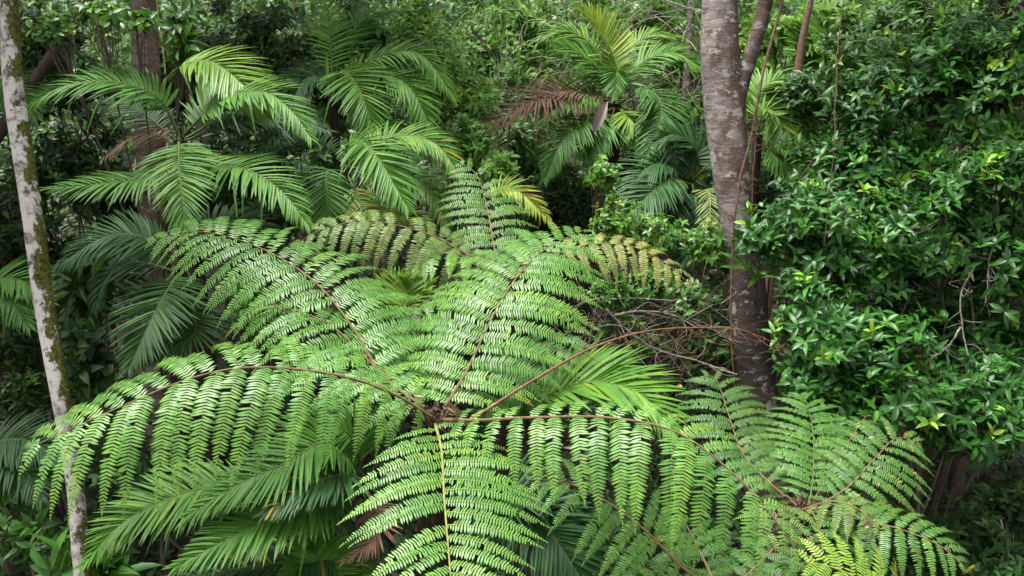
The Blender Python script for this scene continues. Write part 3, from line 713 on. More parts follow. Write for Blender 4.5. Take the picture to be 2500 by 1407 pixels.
# ------------------------------------------------------------------ tree trunks
def tree(label, pts, rad, mat, sides=24, seg=70, name='tree', attr=None, bump=0.03, group='forest tree trunks', crown_h=2.2, crown=True, cmat=None):
    P = ats(pts)
    low = P[-1]
    d = norm(P[-1] - P[-2])
    g = ground_under(low)
    if low[2] > g[2]:
        k = (low[2] - g[2]) / max(0.3, -d[2])
        P = np.vstack([P, [low + d * k - Z * 0.1]])
        rad = list(rad) + [rad[-1] * 1.25]
    g = ground_under(P[-1])
    th = thing(name, label, 'tree', g, group)
    d0 = norm(P[0] - P[1])
    P = np.vstack([[P[0] + d0 * crown_h + Z * 0.3], P])
    rad = [rad[0] * 0.85] + list(rad)
    u0 = np.concatenate([[0], np.cumsum(np.linalg.norm(np.diff(P, axis=0), axis=1))])
    pos, Lt = spline(P, seg)
    rr = np.interp(np.linspace(0, u0[-1], seg), u0, rad)
    mb = MB()
    n = seg
    T = norm(np.gradient(pos, axis=0))
    A = norm(np.cross(T, np.array([[0, 1.0, 0]])))
    B = np.cross(A, T)
    an = np.arange(sides) / sides * 2 * math.pi
    wob = 1 + bump * (np.sin(an[None] * 2 + pos[:, 2:3] * 2.1) + 0.6 * np.sin(an[None] * 5 + pos[:, 2:3] * 5.3)) + rng.normal(0, bump * 0.35, (n, sides))
    ring = pos[:, None] + (A[:, None] * np.cos(an)[None, :, None] + B[:, None] * np.sin(an)[None, :, None]) * (rr[:, None] * wob)[..., None]
    sg = np.sign((A[0] @ np.array([1.0, 0, 0])))
    v = 0.5 + 0.5 * np.cos(an - (0.25 if sg > 0 else math.pi - 0.25))
    q = []
    for i in range(n - 1):
        for k in range(sides):
            k2 = (k + 1) % sides
            q.append([i * sides + k, i * sides + k2, (i + 1) * sides + k2, (i + 1) * sides + k])
    mb.add(ring.reshape(-1, 3), q, 0, np.tile(v, n))
    tk = child(mb, 'trunk', [mat], th)
    return th, tk, pos, rr


LEAF_ST = [(0, 0.12), (0.22, 0.8), (0.5, 1.0), (0.78, 0.62), (1, 0.03)]
LEAF_S3 = [(0, 0.15), (0.4, 1.0), (1, 0.03)]


def rosettes(mb, c, axis, nl, ln, wd, base=0.35, spread=0.3, new=0.06, mat=0, st=LEAF_ST, open_=1.0, newv=0.85, fold=0.3, dr=0.35, K=3):
    """a whorl of leaves at each of the points c, facing axis"""
    n = len(c)
    axis = norm(axis)
    ref = norm(rng.normal(0, 1, (n, 3)))
    A = norm(np.cross(axis, ref)); B = np.cross(axis, A)
    isnew = rng.random(n) < new
    tone = base + rng.normal(0, spread * 0.35, n)
    for k in range(nl):
        keep = rng.random(n) < 0.92
        a = 2.4 * k + rng.uniform(0, 0.6, n)
        op = open_ * rng.uniform(0.5, 1.35, n) * np.where(isnew, 0.7, 1)
        rad = A * np.cos(a)[:, None] + B * np.sin(a)[:, None]
        d = rad * np.sin(op)[:, None] + axis * np.cos(op)[:, None]
        nn = norm(axis * np.sin(op)[:, None] - rad * np.cos(op)[:, None] + Z * 0.25)
        L_ = ln * rng.uniform(0.5, 1.18, n) * np.where(isnew, 0.85, 1)
        W_ = wd * rng.uniform(0.8, 1.15, n)
        v = np.where(isnew, newv + rng.normal(0, 0.05, n), tone + rng.normal(0, spread * 0.3, n))
        off = axis * (rng.uniform(-0.7, 0.15, n) * ln)[:, None] + rad * (0.05 * ln)
        mb.leaves((c + off)[keep], d[keep], nn[keep], L_[keep], W_[keep], (dr * rng.uniform(0.3, 1.6, n))[keep], st, K, fold, mat,
                  np.clip(v, 0.02, 0.99)[keep], side_curve=rng.normal(0, 0.07, keep.sum()))


def lobe_points(lobes, n, spray=0):
    """lobes: (centre xyz, radii xyz); points spread through them, thicker near the surface"""
    vol = np.array([np.prod(r) ** (2 / 3) for _, r in lobes])
    idx = rng.choice(len(lobes), n, p=vol / vol.sum())
    C_ = np.array([c for c, _ in lobes])[idx]; R_ = np.array([r for _, r in lobes])[idx]
    d = norm(rng.normal(0, 1, (n, 3)))
    # lumpy radius so the outline is uneven
    lump = 0.80 + 0.28 * np.sin(d[:, 0] * 5 + idx) * np.sin(d[:, 2] * 6 + idx * 2) + rng.normal(0, 0.08, n)
    p = C_ + d * R_ * (rng.random(n) ** 0.42 * lump)[:, None]
    if spray:               # leaf sprays with gaps between them
        m = max(4, n // spray)
        j = rng.integers(0, m, n)
        p = p[j] + rng.normal(0, 1, (n, 3)) * np.array([0.085, 0.085, 0.05]) + d[j] * rng.uniform(-0.08, 0.05, n)[:, None]
        d, idx, C_ = d[j], idx[j], C_[j]
    return p, d, idx, C_


def shrub(name, label, cat, lobes_px, n, ln, wd, mat, nl=6, base=0.35, spread=0.35, new=0.05, group='shrubs', stem=TWIG, droop=0.35, open_=1.05,
          upb=0.55, ntw=None, st=LEAF_ST, rtw=0.004, K=3, bloom=0.85, stem_r=0.025, fold=0.3, spray=0):
    lobes = [(at(a, b, d), np.array([rx, ry, rz])) for a, b, d, rx, ry, rz in lobes_px]
    cen = np.mean([c for c, _ in lobes], axis=0)
    g = ground_under(cen + np.array([rng.normal(0, 0.1), 0.1, 0]))
    th = thing(name, label, cat, g, group)
    p, d, idx, C_ = lobe_points(lobes, n, spray)
    fl = MB()
    ax = norm(d * 0.7 + Z * upb + np.array([0, -0.25, 0]) + rng.normal(0, 0.25, (n, 3)))
    rosettes(fl, p, ax, nl, ln, wd, base, spread, new, 0, st, open_, bloom, dr=droop, K=K, fold=fold)
    sm = MB()
    hubs = []
    for c, r in lobes:
        low = c - Z * r[2] * 0.6
        m = (g + low) / 2 + rng.normal(0, 0.12, 3)
        pos, _ = spline([g - Z * 0.05, m, low, c + Z * r[2] * 0.3], 16)
        sm.tube(pos, np.linspace(stem_r, stem_r * 0.3, 16) * 0.8, 6)
        hubs.append(pos)
    ntw = min(n, ntw or 90)
    for i in rng.choice(n, ntw, replace=False):
        h = hubs[idx[i]]
        j = rng.integers(12, 16)
        mid = (h[j] + p[i]) / 2 + np.array([0, 0, -0.06]) + rng.normal(0, 0.04, 3)
        pos, _ = spline([h[j], mid, p[i]], 7)
        sm.tube(pos, np.linspace(rtw * 1.4, rtw * 0.5, 7), 4)
    child(sm, 'stem', [stem], th)
    child(fl, 'foliage', [mat], th)
    return th


t1, _, tp, tr = tree('slim white-barked trunk with green moss down its right flank, at the left edge',
                     [(18, -40, 5.3), (32, 200, 5.25), (75, 500, 5.2), (110, 750, 5.2), (150, 980, 5.15), (185, 1200, 5.15), (200, 1380, 5.15)],
                     [0.053, 0.059, 0.057, 0.055, 0.053, 0.050, 0.050], BARKW, bump=0.045)
ms = MB()
n = 3000
k = rng.integers(8, len(tp) - 6, n)
a = rng.normal(-0.3, 0.8, n)
clump = np.sin(tp[k][:, 2] * 9) + 0.8 * np.sin(tp[k][:, 2] * 23 + a * 3) + rng.normal(0, 0.45, n)
ok = clump > 0.35
k, a = k[ok], a[ok]
o = np.stack([np.cos(a), np.sin(a) * 1.0, np.zeros(len(a))], 1)
o[:, 1] = -np.abs(o[:, 1]) * np.sign(rng.random(len(a)) - 0.25)
dpos = tp[k] + rng.uniform(-0.5, 0.5, len(k))[:, None] * (tp[np.minimum(k + 1, len(tp) - 1)] - tp[k])
ms.leaves(dpos + o * (tr[k] * 0.98)[:, None], o + rng.normal(0, 0.6, (len(k), 3)), norm(rng.normal(0, 1, (len(k), 3))), rng.uniform(0.005, 0.016, len(k)), 0.006, 0.3, [(0, 1), (1, 0.2)], 2, 0, 0, rng.uniform(0, 1, len(k)))
child(ms, 'moss', [MOSS], t1)

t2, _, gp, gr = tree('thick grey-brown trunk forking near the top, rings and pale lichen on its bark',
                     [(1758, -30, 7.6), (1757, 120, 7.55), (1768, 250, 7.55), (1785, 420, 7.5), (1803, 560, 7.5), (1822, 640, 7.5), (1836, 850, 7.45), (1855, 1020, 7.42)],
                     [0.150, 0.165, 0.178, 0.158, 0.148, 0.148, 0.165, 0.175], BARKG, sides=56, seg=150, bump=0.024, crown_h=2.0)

lb = MB()
bp_, _ = spline(np.vstack([ats([(1800, 330, 7.5), (1806, 240, 7.5), (1822, 170, 7.5), (1850, 80, 7.45), (1876, -30, 7.4)]), at(1876, -30, 7.4)[None] + np.array([[0.25, 0, 2.0]])]), 40)
lb.tube(bp_, np.interp(np.linspace(0, 1, 40), [0, 0.2, 1], [0.045, 0.066, 0.062]) * (1 + rng.normal(0, 0.03, 40)), 18, 0, 0.75)
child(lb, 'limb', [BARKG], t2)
t3 = tree('broad brown scaly trunk behind the tall left palm', [(350, -30, 8.6), (358, 200, 8.6), (370, 400, 8.6), (378, 600, 8.6)], [0.125, 0.135, 0.14, 0.14], BARKB, sides=24, bump=0.03)
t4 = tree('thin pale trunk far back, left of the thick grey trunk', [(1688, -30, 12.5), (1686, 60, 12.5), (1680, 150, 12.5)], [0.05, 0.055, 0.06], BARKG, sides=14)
t5 = tree('dark trunk leaning in the shade at the left edge, behind the white trunk', [(-20, 820, 7.2), (10, 930, 7.2), (45, 1040, 7.2)], [0.075, 0.085, 0.095], DARKB, sides=16, crown_h=1.2)
t6 = tree('dark slim trunk standing among the glossy shrubs at the right', [(2400, 480, 8.3), (2390, 700, 8.2), (2370, 950, 8.1), (2340, 1150, 8.0)], [0.05, 0.055, 0.06, 0.065], DARKB, sides=14, crown_h=1.6)
t7 = tree('thin brown trunk with a fern-like tuft of straps, right of the fork', [(1985, -20, 10), (1960, 90, 10), (1945, 200, 10)], [0.03, 0.04, 0.055], VINE, sides=12, crown_h=1.5)


def crown(th, top, lobes, n, mat=None):
    """the leafy head of a tree, with limbs from the top of its trunk"""
    lobes = [(np.array(c, float), np.array(r, float)) for c, r in lobes]
    p, d, idx, C_ = lobe_points(lobes, n)
    cr = MB()
    rosettes(cr, p, norm(d * 0.6 + Z * 0.7 + rng.normal(0, 0.3, (n, 3))), 7, 0.22, 0.08, 0.4, 0.4, 0.04, 0, LEAF_ST, 1.15)
    li = MB()
    for c, r in lobes:
        pos, _ = spline([top - Z * 0.3, (top + c) / 2 + rng.normal(0, 0.15, 3) + Z * 0.2, c], 20)
        li.tube(pos, np.linspace(0.06, 0.02, 20), 8)
    child(li, 'limb', [DARKB], th)
    child(cr, 'crown', [mat or MIDG], th)


crown(t1, tp[0], [((-3.9, 6.0, 7.2), (1.0, 1.0, 0.6)), ((-4.8, 5.2, 7.0), (1.0, 1.0, 0.6))], 300)
crown(t3[0], t3[2][0], [((-3.0, 9.4, 7.3), (1.5, 1.2, 0.8)), ((-5.2, 8.4, 6.9), (1.3, 1.2, 0.8)), ((-1.6, 9.6, 7.4), (1.0, 1.1, 0.6)), ((-4.2, 10.2, 7.6), (1.5, 1.3, 0.8)), ((-6.6, 9.2, 7.0), (1.4, 1.4, 0.8)), ((-2.6, 11.6, 8.0), (1.6, 1.3, 0.7)), ((-6.0, 11.4, 7.9), (1.6, 1.3, 0.8))], 2600)  # unseen lobes spread wide so the bushes at the back left stay dark
crown(t5[0], t5[2][0], [((-5.2, 6.8, 6.1), (1.0, 1.0, 0.5)), ((-6.4, 7.8, 6.4), (1.2, 1.0, 0.6)), ((-4.2, 9.0, 6.5), (1.2, 0.9, 0.5)), ((-2.6, 9.4, 6.5), (1.0, 0.8, 0.5))], 1100)  # unseen lobes hung low over the left to deepen the shade there
crown(t2, gp[0], [((2.9, 8.2, 7.5), (1.0, 1.0, 0.6)), ((3.6, 8.0, 7.4), (1.0, 1.0, 0.6))], 380)
crown(t6[0], t6[2][0], [((5.0, 8.0, 7.0), (1.3, 1.2, 0.6)), ((5.8, 6.6, 6.9), (1.0, 1.2, 0.6)), ((4.4, 6.6, 7.2), (0.9, 0.9, 0.5))], 600)
crown(t7[0], t7[2][0], [((3.6, 10.6, 7.8), (0.8, 0.8, 0.5))], 140)
crown(t4[0], t4[2][0], [((2.4, 13.6, 8.0), (0.8, 0.8, 0.5))], 80)

# ------------------------------------------------------------------ shrubs and small trees you can tell apart
GR = 'glossy dark-leaved shrubs on the right'
def gs(label, lobes, n, new=0.05, base=0.32, ln=0.165, wd=0.052, mat=GLOSS):
    shrub('glossy_shrub', label, 'shrub', [(a_, b_, d_, rx * 1.25, ry * 1.3, rz * 1.25) for a_, b_, d_, rx, ry, rz in lobes], int(n * 2.4), ln * 0.66, wd * 0.72, mat, 6, base, 0.4, new * 0.8, GR, TWIG, 0.35, 1.1, 0.75, 150, stem_r=0.022, spray=9)
gs('glossy shrub with leaves crossing the grey trunk above the strap-leaved fern', [(1990, 560, 6.9, 0.32, 0.4, 0.36), (1860, 575, 6.95, 0.15, 0.15, 0.11), (2080, 620, 6.9, 0.32, 0.35, 0.38)], 270, 0.06)
gs('glossy shrub in the middle of the right half, dark leaves beside the thin hanging vine', [(2010, 400, 7.6, 0.36, 0.4, 0.46), (2170, 380, 7.4, 0.42, 0.4, 0.42), (2150, 540, 7.2, 0.38, 0.4, 0.36)], 330, 0.03)
gs('glossy shrub at the upper right with bright new leaves standing above it', [(2300, 190, 7.3, 0.50, 0.5, 0.42), (2160, 230, 7.5, 0.40, 0.4, 0.36), (2420, 260, 7.2, 0.4, 0.4, 0.46)], 370, 0.10)
gs('glossy shrub at the right edge with pale yellow-green shoot tips', [(2360, 470, 6.7, 0.40, 0.4, 0.36), (2470, 420, 6.6, 0.3, 0.4, 0.42), (2300, 560, 6.8, 0.38, 0.35, 0.32)], 300, 0.09)
gs('low glossy shrub below the strap-leaved fern, right beside the foot of the grey trunk', [(2010, 770, 6.5, 0.34, 0.35, 0.30), (2120, 850, 6.4, 0.36, 0.35, 0.36), (2000, 900, 6.5, 0.26, 0.3, 0.3)], 300, 0.03)
gs('glossy shrub leaning over the two small ferns at lower right', [(2200, 940, 6.2, 0.38, 0.35, 0.30), (2060, 960, 6.3, 0.26, 0.3, 0.2), (2330, 1000, 6.2, 0.30, 0.3, 0.26)], 230, 0.06)
gs('glossy shrub in the lower right corner region with dark gaps and pale twigs', [(2450, 960, 6.4, 0.26, 0.35, 0.46), (2420, 800, 6.9, 0.30, 0.3, 0.26), (2280, 790, 7.2, 0.26, 0.3, 0.24)], 210, 0.03)
gs('glossy shrub hanging at the right edge below the pale twigs', [(2480, 640, 6.6, 0.26, 0.3, 0.34), (2390, 660, 7.3, 0.28, 0.3, 0.2)], 140, 0.03)
gs('dark glossy shrub filling the gap right of the fork, behind the hanging vine', [(1980, 250, 8.6, 0.42, 0.4, 0.4), (2090, 170, 8.4, 0.42, 0.4, 0.4)], 170, 0.06, mat=MIDG)
gs('glossy shrub at the right edge just under the top right corner', [(2480, 130, 7.0, 0.34, 0.4, 0.3), (2400, 100, 7.6, 0.4, 0.4, 0.3)], 170, 0.05)
gs('dark glossy shrub behind the pale crooked twigs', [(2250, 700, 8.0, 0.5, 0.3, 0.36), (2420, 740, 8.2, 0.4, 0.3, 0.4)], 210, 0.0, base=0.2)
shrub('leafy_shrub', 'dim leafy bush under the twig tangle left of the grey trunk foot', 'shrub', [(1560, 830, 7.4, 0.4, 0.3, 0.22), (1720, 850, 7.5, 0.3, 0.3, 0.25)], 150, 0.09, 0.034, SHADE, 6, 0.6, 0.4, 0.06)
shrub('leafy_plant', 'dim leafy plant in the bottom right corner', 'plant', [(2380, 1300, 6.6, 0.36, 0.3, 0.26), (2470, 1230, 6.8, 0.26, 0.3, 0.26), (2450, 1390, 6.2, 0.3, 0.3, 0.2)], 200, 0.10, 0.04, SHADE, 6, 0.45, 0.35, 0.04, stem=TWIG)

shrub('leafy_shrub', 'bright light-green shrub right of the middle palm, small pointed leaves', 'shrub', [(1080, 170, 9.6, 0.42, 0.5, 0.62), (1150, 260, 9.5, 0.30, 0.4, 0.5), (1010, 60, 10, 0.42, 0.4, 0.4)], 560, 0.11, 0.038, LIGHT, 6, 0.5, 0.4, 0.10, ntw=150)
shrub('leafy_shrub', 'leafy shrub behind the upright fern frond, left of the dead brown frond', 'shrub', [(1150, 350, 8.9, 0.30, 0.3, 0.34), (1210, 420, 8.8, 0.26, 0.3, 0.26)], 260, 0.10, 0.036, LIGHT, 6, 0.38, 0.4, 0.06)
shrub('sapling', 'light sapling with fine compound leaves in the dark gap below the grey spathe', 'sapling', [(1470, 430, 8.0, 0.20, 0.2, 0.2), (1500, 540, 7.9, 0.26, 0.2, 0.28)], 190, 0.075, 0.03, LIGHT, 6, 0.4, 0.3, 0.05, open_=1.3)
shrub('leafy_shrub', 'low bushy shrub at the foot of the slope left of the grey trunk', 'shrub', [(1600, 570, 8.0, 0.36, 0.4, 0.26), (1720, 600, 7.9, 0.26, 0.3, 0.26), (1490, 580, 7.9, 0.26, 0.3, 0.2)], 330, 0.085, 0.032, MIDG, 6, 0.55, 0.4, 0.08)
shrub('leafy_shrub', 'small leafy bush between the faded yellow frond and the twig tangle', 'shrub', [(1500, 720, 7.2, 0.24, 0.3, 0.22), (1680, 740, 7.4, 0.26, 0.3, 0.26), (1600, 690, 7.5, 0.26, 0.3, 0.2)], 230, 0.08, 0.032, MIDG, 6, 0.45, 0.4, 0.06)
shrub('leafy_plant', 'small bright plant left of the big fern heart, below the hanging frond tips', 'plant', [(610, 770, 6.3, 0.14, 0.15, 0.18), (600, 700, 6.4, 0.12, 0.1, 0.1)], 60, 0.10, 0.036, LIGHT, 6, 0.25, 0.3, 0.08)
shrub('leafy_vine', 'leafy spray of round light leaves crossing the broad brown trunk at the top', 'vine', [(240, 30, 6.8, 0.28, 0.2, 0.12), (330, 45, 6.8, 0.22, 0.15, 0.10), (140, 70, 7.0, 0.2, 0.2, 0.16)], 95, 0.095, 0.048, MIDG, 5, 0.55, 0.35, 0.08, 'climbing leaves', open_=1.3)
shrub('leafy_vine', 'big-leaved climber hanging right of the broad brown trunk', 'vine', [(430, 60, 7.6, 0.18, 0.15, 0.3), (450, 110, 7.5, 0.12, 0.1, 0.2)], 46, 0.17, 0.065, MIDG, 4, 0.4, 0.3, 0.05, 'climbing leaves', open_=1.4)
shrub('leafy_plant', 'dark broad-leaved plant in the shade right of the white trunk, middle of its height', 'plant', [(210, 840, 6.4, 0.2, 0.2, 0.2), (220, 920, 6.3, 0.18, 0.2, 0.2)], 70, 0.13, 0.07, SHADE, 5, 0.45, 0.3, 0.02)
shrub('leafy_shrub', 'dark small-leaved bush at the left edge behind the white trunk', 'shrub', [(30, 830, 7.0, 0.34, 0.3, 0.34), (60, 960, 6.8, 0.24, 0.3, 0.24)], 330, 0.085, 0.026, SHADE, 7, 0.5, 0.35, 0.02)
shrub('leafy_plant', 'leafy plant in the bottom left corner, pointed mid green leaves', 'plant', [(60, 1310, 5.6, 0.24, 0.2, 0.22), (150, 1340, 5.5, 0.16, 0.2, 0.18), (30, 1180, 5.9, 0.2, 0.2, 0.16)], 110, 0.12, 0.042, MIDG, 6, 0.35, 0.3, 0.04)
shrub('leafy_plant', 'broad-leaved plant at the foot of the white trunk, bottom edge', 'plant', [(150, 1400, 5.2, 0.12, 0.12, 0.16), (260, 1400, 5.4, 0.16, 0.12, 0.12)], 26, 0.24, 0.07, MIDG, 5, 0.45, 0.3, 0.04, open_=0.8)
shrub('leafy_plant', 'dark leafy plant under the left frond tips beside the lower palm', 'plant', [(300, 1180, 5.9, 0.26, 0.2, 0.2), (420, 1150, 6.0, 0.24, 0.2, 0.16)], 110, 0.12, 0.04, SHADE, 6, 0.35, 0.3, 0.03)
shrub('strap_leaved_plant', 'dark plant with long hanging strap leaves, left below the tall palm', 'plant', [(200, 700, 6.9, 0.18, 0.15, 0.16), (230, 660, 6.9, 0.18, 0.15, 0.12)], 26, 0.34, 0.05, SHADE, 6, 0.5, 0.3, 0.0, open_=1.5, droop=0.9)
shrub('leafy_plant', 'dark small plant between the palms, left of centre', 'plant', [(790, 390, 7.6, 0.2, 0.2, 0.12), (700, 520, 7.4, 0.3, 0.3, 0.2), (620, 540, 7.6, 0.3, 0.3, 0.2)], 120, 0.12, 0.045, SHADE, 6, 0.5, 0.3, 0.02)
# strap fern on the grey trunk
bn = thing('strap_leaved_fern', 'clump of long strap leaves growing on the side of the grey trunk', 'epiphyte', at(1850, 670, 7.3))
mb = MB()
for px, py, n_ in ((1930, 630, 1), (1950, 645, 1), (1960, 660, 1), (1900, 620, 1), (1835, 690, 1), (1850, 700, 1), (1870, 690, 1), (1800, 660, 1), (1780, 640, 1), (1890, 600, 1), (1910, 690, 1)):
    b0 = at(1855 + rng.normal(0, 5), 672 + rng.normal(0, 4), 7.28)
    e = at(px, py, 7.05 + rng.normal(0, 0.1))
    d = e - b0
    mb.leaves(b0[None], (d + Z * 0.12)[None], norm(Z * 0.6 - FWD + rng.normal(0, 0.2, 3))[None], np.linalg.norm(d) * 1.15, 0.05, 0.4, [(0, 0.25), (0.3, 0.8), (0.6, 1), (0.85, 0.7), (1, 0.08)], 3, 0.3, 0, rng.uniform(0.5, 0.72))
child(mb, 'strap_leaves', [MIDG], bn)

# slope shrubs further back, one row after another
SL = 'shrubs on the slope behind'
tab = [
    ('pale-leaved bush at the top edge, right of the light-green shrub', 1260, 60, 12.0, PALE, 0.6, 0.10, 0.034, 0.45),
    ('pale dusty bush with dry stems above the dead brown frond', 1300, 190, 11.4, PALE, 0.55, 0.09, 0.028, 0.4),
    ('green bush right behind the dead brown frond, small narrow leaves', 1260, 330, 10.6, MIDG, 0.5, 0.09, 0.03, 0.5),
    ('light bush at the top edge behind the upright yellow spear', 1450, 40, 12.6, PALE, 0.6, 0.11, 0.034, 0.45),
    ('bush at the top edge between the spear palm and the thin pale trunk', 1600, 60, 12.8, LIGHT, 0.6, 0.10, 0.034, 0.45),
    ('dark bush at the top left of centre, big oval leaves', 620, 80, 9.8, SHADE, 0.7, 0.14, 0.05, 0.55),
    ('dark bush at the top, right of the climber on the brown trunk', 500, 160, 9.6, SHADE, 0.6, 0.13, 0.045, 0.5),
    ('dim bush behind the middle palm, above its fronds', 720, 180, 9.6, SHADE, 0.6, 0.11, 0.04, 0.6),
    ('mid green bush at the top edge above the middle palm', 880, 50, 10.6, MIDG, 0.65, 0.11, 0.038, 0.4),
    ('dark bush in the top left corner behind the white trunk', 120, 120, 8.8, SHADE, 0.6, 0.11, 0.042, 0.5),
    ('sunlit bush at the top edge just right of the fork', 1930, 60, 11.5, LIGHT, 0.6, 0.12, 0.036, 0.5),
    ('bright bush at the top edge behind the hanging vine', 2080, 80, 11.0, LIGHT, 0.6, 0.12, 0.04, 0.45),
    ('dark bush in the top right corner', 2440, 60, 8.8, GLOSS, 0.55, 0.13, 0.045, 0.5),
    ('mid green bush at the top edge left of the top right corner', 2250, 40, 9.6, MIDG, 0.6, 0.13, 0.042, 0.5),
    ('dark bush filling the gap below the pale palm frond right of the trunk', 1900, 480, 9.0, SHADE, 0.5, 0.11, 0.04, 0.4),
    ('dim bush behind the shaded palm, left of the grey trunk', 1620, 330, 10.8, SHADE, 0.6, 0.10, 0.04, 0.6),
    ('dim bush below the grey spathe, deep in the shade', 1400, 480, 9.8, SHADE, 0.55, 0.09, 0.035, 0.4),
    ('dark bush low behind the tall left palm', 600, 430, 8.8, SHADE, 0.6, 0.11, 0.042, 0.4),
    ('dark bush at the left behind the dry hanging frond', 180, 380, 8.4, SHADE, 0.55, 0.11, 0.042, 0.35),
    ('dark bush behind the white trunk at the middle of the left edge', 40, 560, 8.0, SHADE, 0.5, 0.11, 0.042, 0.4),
]
for lab, px, py, d, mt, r, ln, wd, b in tab:
    if d > 10:
        ln, wd = ln * 1.5, wd * 1.55
    k = d / 10
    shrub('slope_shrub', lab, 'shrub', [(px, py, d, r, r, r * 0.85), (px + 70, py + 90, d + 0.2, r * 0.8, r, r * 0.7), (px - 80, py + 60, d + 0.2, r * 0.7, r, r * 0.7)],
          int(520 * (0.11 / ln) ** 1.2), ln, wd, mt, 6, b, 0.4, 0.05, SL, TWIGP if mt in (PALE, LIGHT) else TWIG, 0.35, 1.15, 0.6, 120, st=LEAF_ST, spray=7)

# ------------------------------------------------------------------ what nobody could count
def stuff(mb, name, mats, label, cat):
    ob = mb.build(name, mats)
    ob['kind'] = 'stuff'
    return tag(ob, label, cat)

wall = MB()
n = 15000
y = rng.uniform(13, 26, n); x = rng.uniform(-0.75, 0.75, n) * (y + 3)
top = 6.8 + (y - 13) * 0.22 + 0.9 * np.sin(x * 0.9 + 1) * np.sin(y * 1.1)
g_ = gz(x, y)
z = g_ + (np.maximum(top - g_, 0.3)) * rng.random(n) ** 0.8
pts = np.stack([x, y, z], 1)
right = np.clip((x + 2.5) / 4, 0, 1)
rosettes(wall, pts, norm(rng.normal(0, 0.5, (n, 3)) + Z * 0.8 + np.array([0, -0.7, 0])), 6, 0.20, 0.075, 0.40, 0.5, 0.08, 0, LEAF_S3, 1.15, K=2)
m_ = np.repeat(1, 1)
n = 9000
y = rng.uniform(13, 32, n); x = rng.uniform(-0.8, 0.8, n) * (y + 3)
rosettes(wall, np.stack([x, y, gz(x, y) + rng.uniform(0.0, 1.0, n)], 1), norm(rng.normal(0, 0.4, (n, 3)) + Z + np.array([0, -0.5, 0])), 6, 0.24, 0.09, 0.40, 0.5, 0.05, 0, LEAF_S3, 1.2, K=2)
stuff(wall, 'far_foliage', [MIDG], 'mass of mixed green leaves filling the slope behind everything else', 'foliage')
und = MB()
n = 8000
y = rng.uniform(4.2, 13, n); x = rng.uniform(-0.8, 0.8, n) * (y + 1)
hh = np.interp(y, [4, 6, 8, 12], [0.5, 0.8, 1.8, 2.6]) * np.interp(x / y, [-0.6, -0.1, 0.1, 0.6], [1.15, 1.0, 0.6, 0.4]) * (0.8 + 0.35 * np.sin(x * 2.1) * np.sin(y * 1.7 + 1))
z = gz(x, y) + rng.random(n) ** 1.1 * hh
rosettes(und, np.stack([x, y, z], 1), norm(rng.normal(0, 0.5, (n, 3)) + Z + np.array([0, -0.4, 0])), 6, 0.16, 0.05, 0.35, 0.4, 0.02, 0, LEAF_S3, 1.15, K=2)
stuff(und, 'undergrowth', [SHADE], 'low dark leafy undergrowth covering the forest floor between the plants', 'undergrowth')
lit = MB()
n = 5000
y = rng.uniform(3.5, 14, n); x = rng.uniform(-0.8, 0.8, n) * (y + 1)
z = gz(x, y) + rng.uniform(0.0, 0.05, n)
lit.leaves(np.stack([x, y, z], 1), rng.normal(0, 1, (n, 3)) * np.array([1, 1, 0.2]), norm(rng.normal(0, 0.3, (n, 3)) + Z), rng.uniform(0.06, 0.16, n), 0.05, 0.3, LEAF_S3, 3, 0.3, 0, rng.random(n))
stuff(lit, 'leaf_litter', [DEAD], 'brown fallen leaves lying on the forest floor', 'leaf litter')
tg = MB()      # tangle of hanging dry stems on the slope
for i in range(230):
    px, py, d = rng.uniform(1150, 1720), rng.uniform(-20, 380), rng.uniform(9.8, 12.6)
    a0 = at(px, py, d)
    L_ = rng.uniform(0.3, 1.1)
    dv = norm(np.array([rng.normal(0, 0.8), rng.normal(0, 0.4), rng.normal(-0.5, 0.6)]))
    pp, _ = spline([a0, a0 + dv * L_ * 0.5 + rng.normal(0, 0.06, 3), a0 + dv * L_ - Z * rng.uniform(0, 0.3)], 8)
    tg.tube(pp, np.linspace(0.006, 0.003, 8), 4)
stuff(tg, 'dry_stem_tangle', [TWIGP], 'tangle of thin pale dry stems hanging through the bushes on the slope', 'dry stems')
gr_ = MB()     # narrow dry and green grass-like blades on the slope
n = 420
px, py, d = rng.uniform(1000, 1720, n), rng.uniform(-20, 420, n), rng.uniform(10, 12.6, n)
b_ = np.array([at(*q) for q in zip(px, py, d)])
gr_.leaves(b_, rng.normal(0, 0.6, (n, 3)) + Z * 0.2, norm(rng.normal(0, 0.5, (n, 3)) - FWD), rng.uniform(0.15, 0.4, n), 0.014, 0.6, [(0, 0.7), (0.4, 1), (1, 0.1)], 2, 0, 0, rng.random(n) ** 0.7)
stuff(gr_, 'slope_grass', [PALE], 'narrow pale grassy blades scattered over the slope', 'grass')

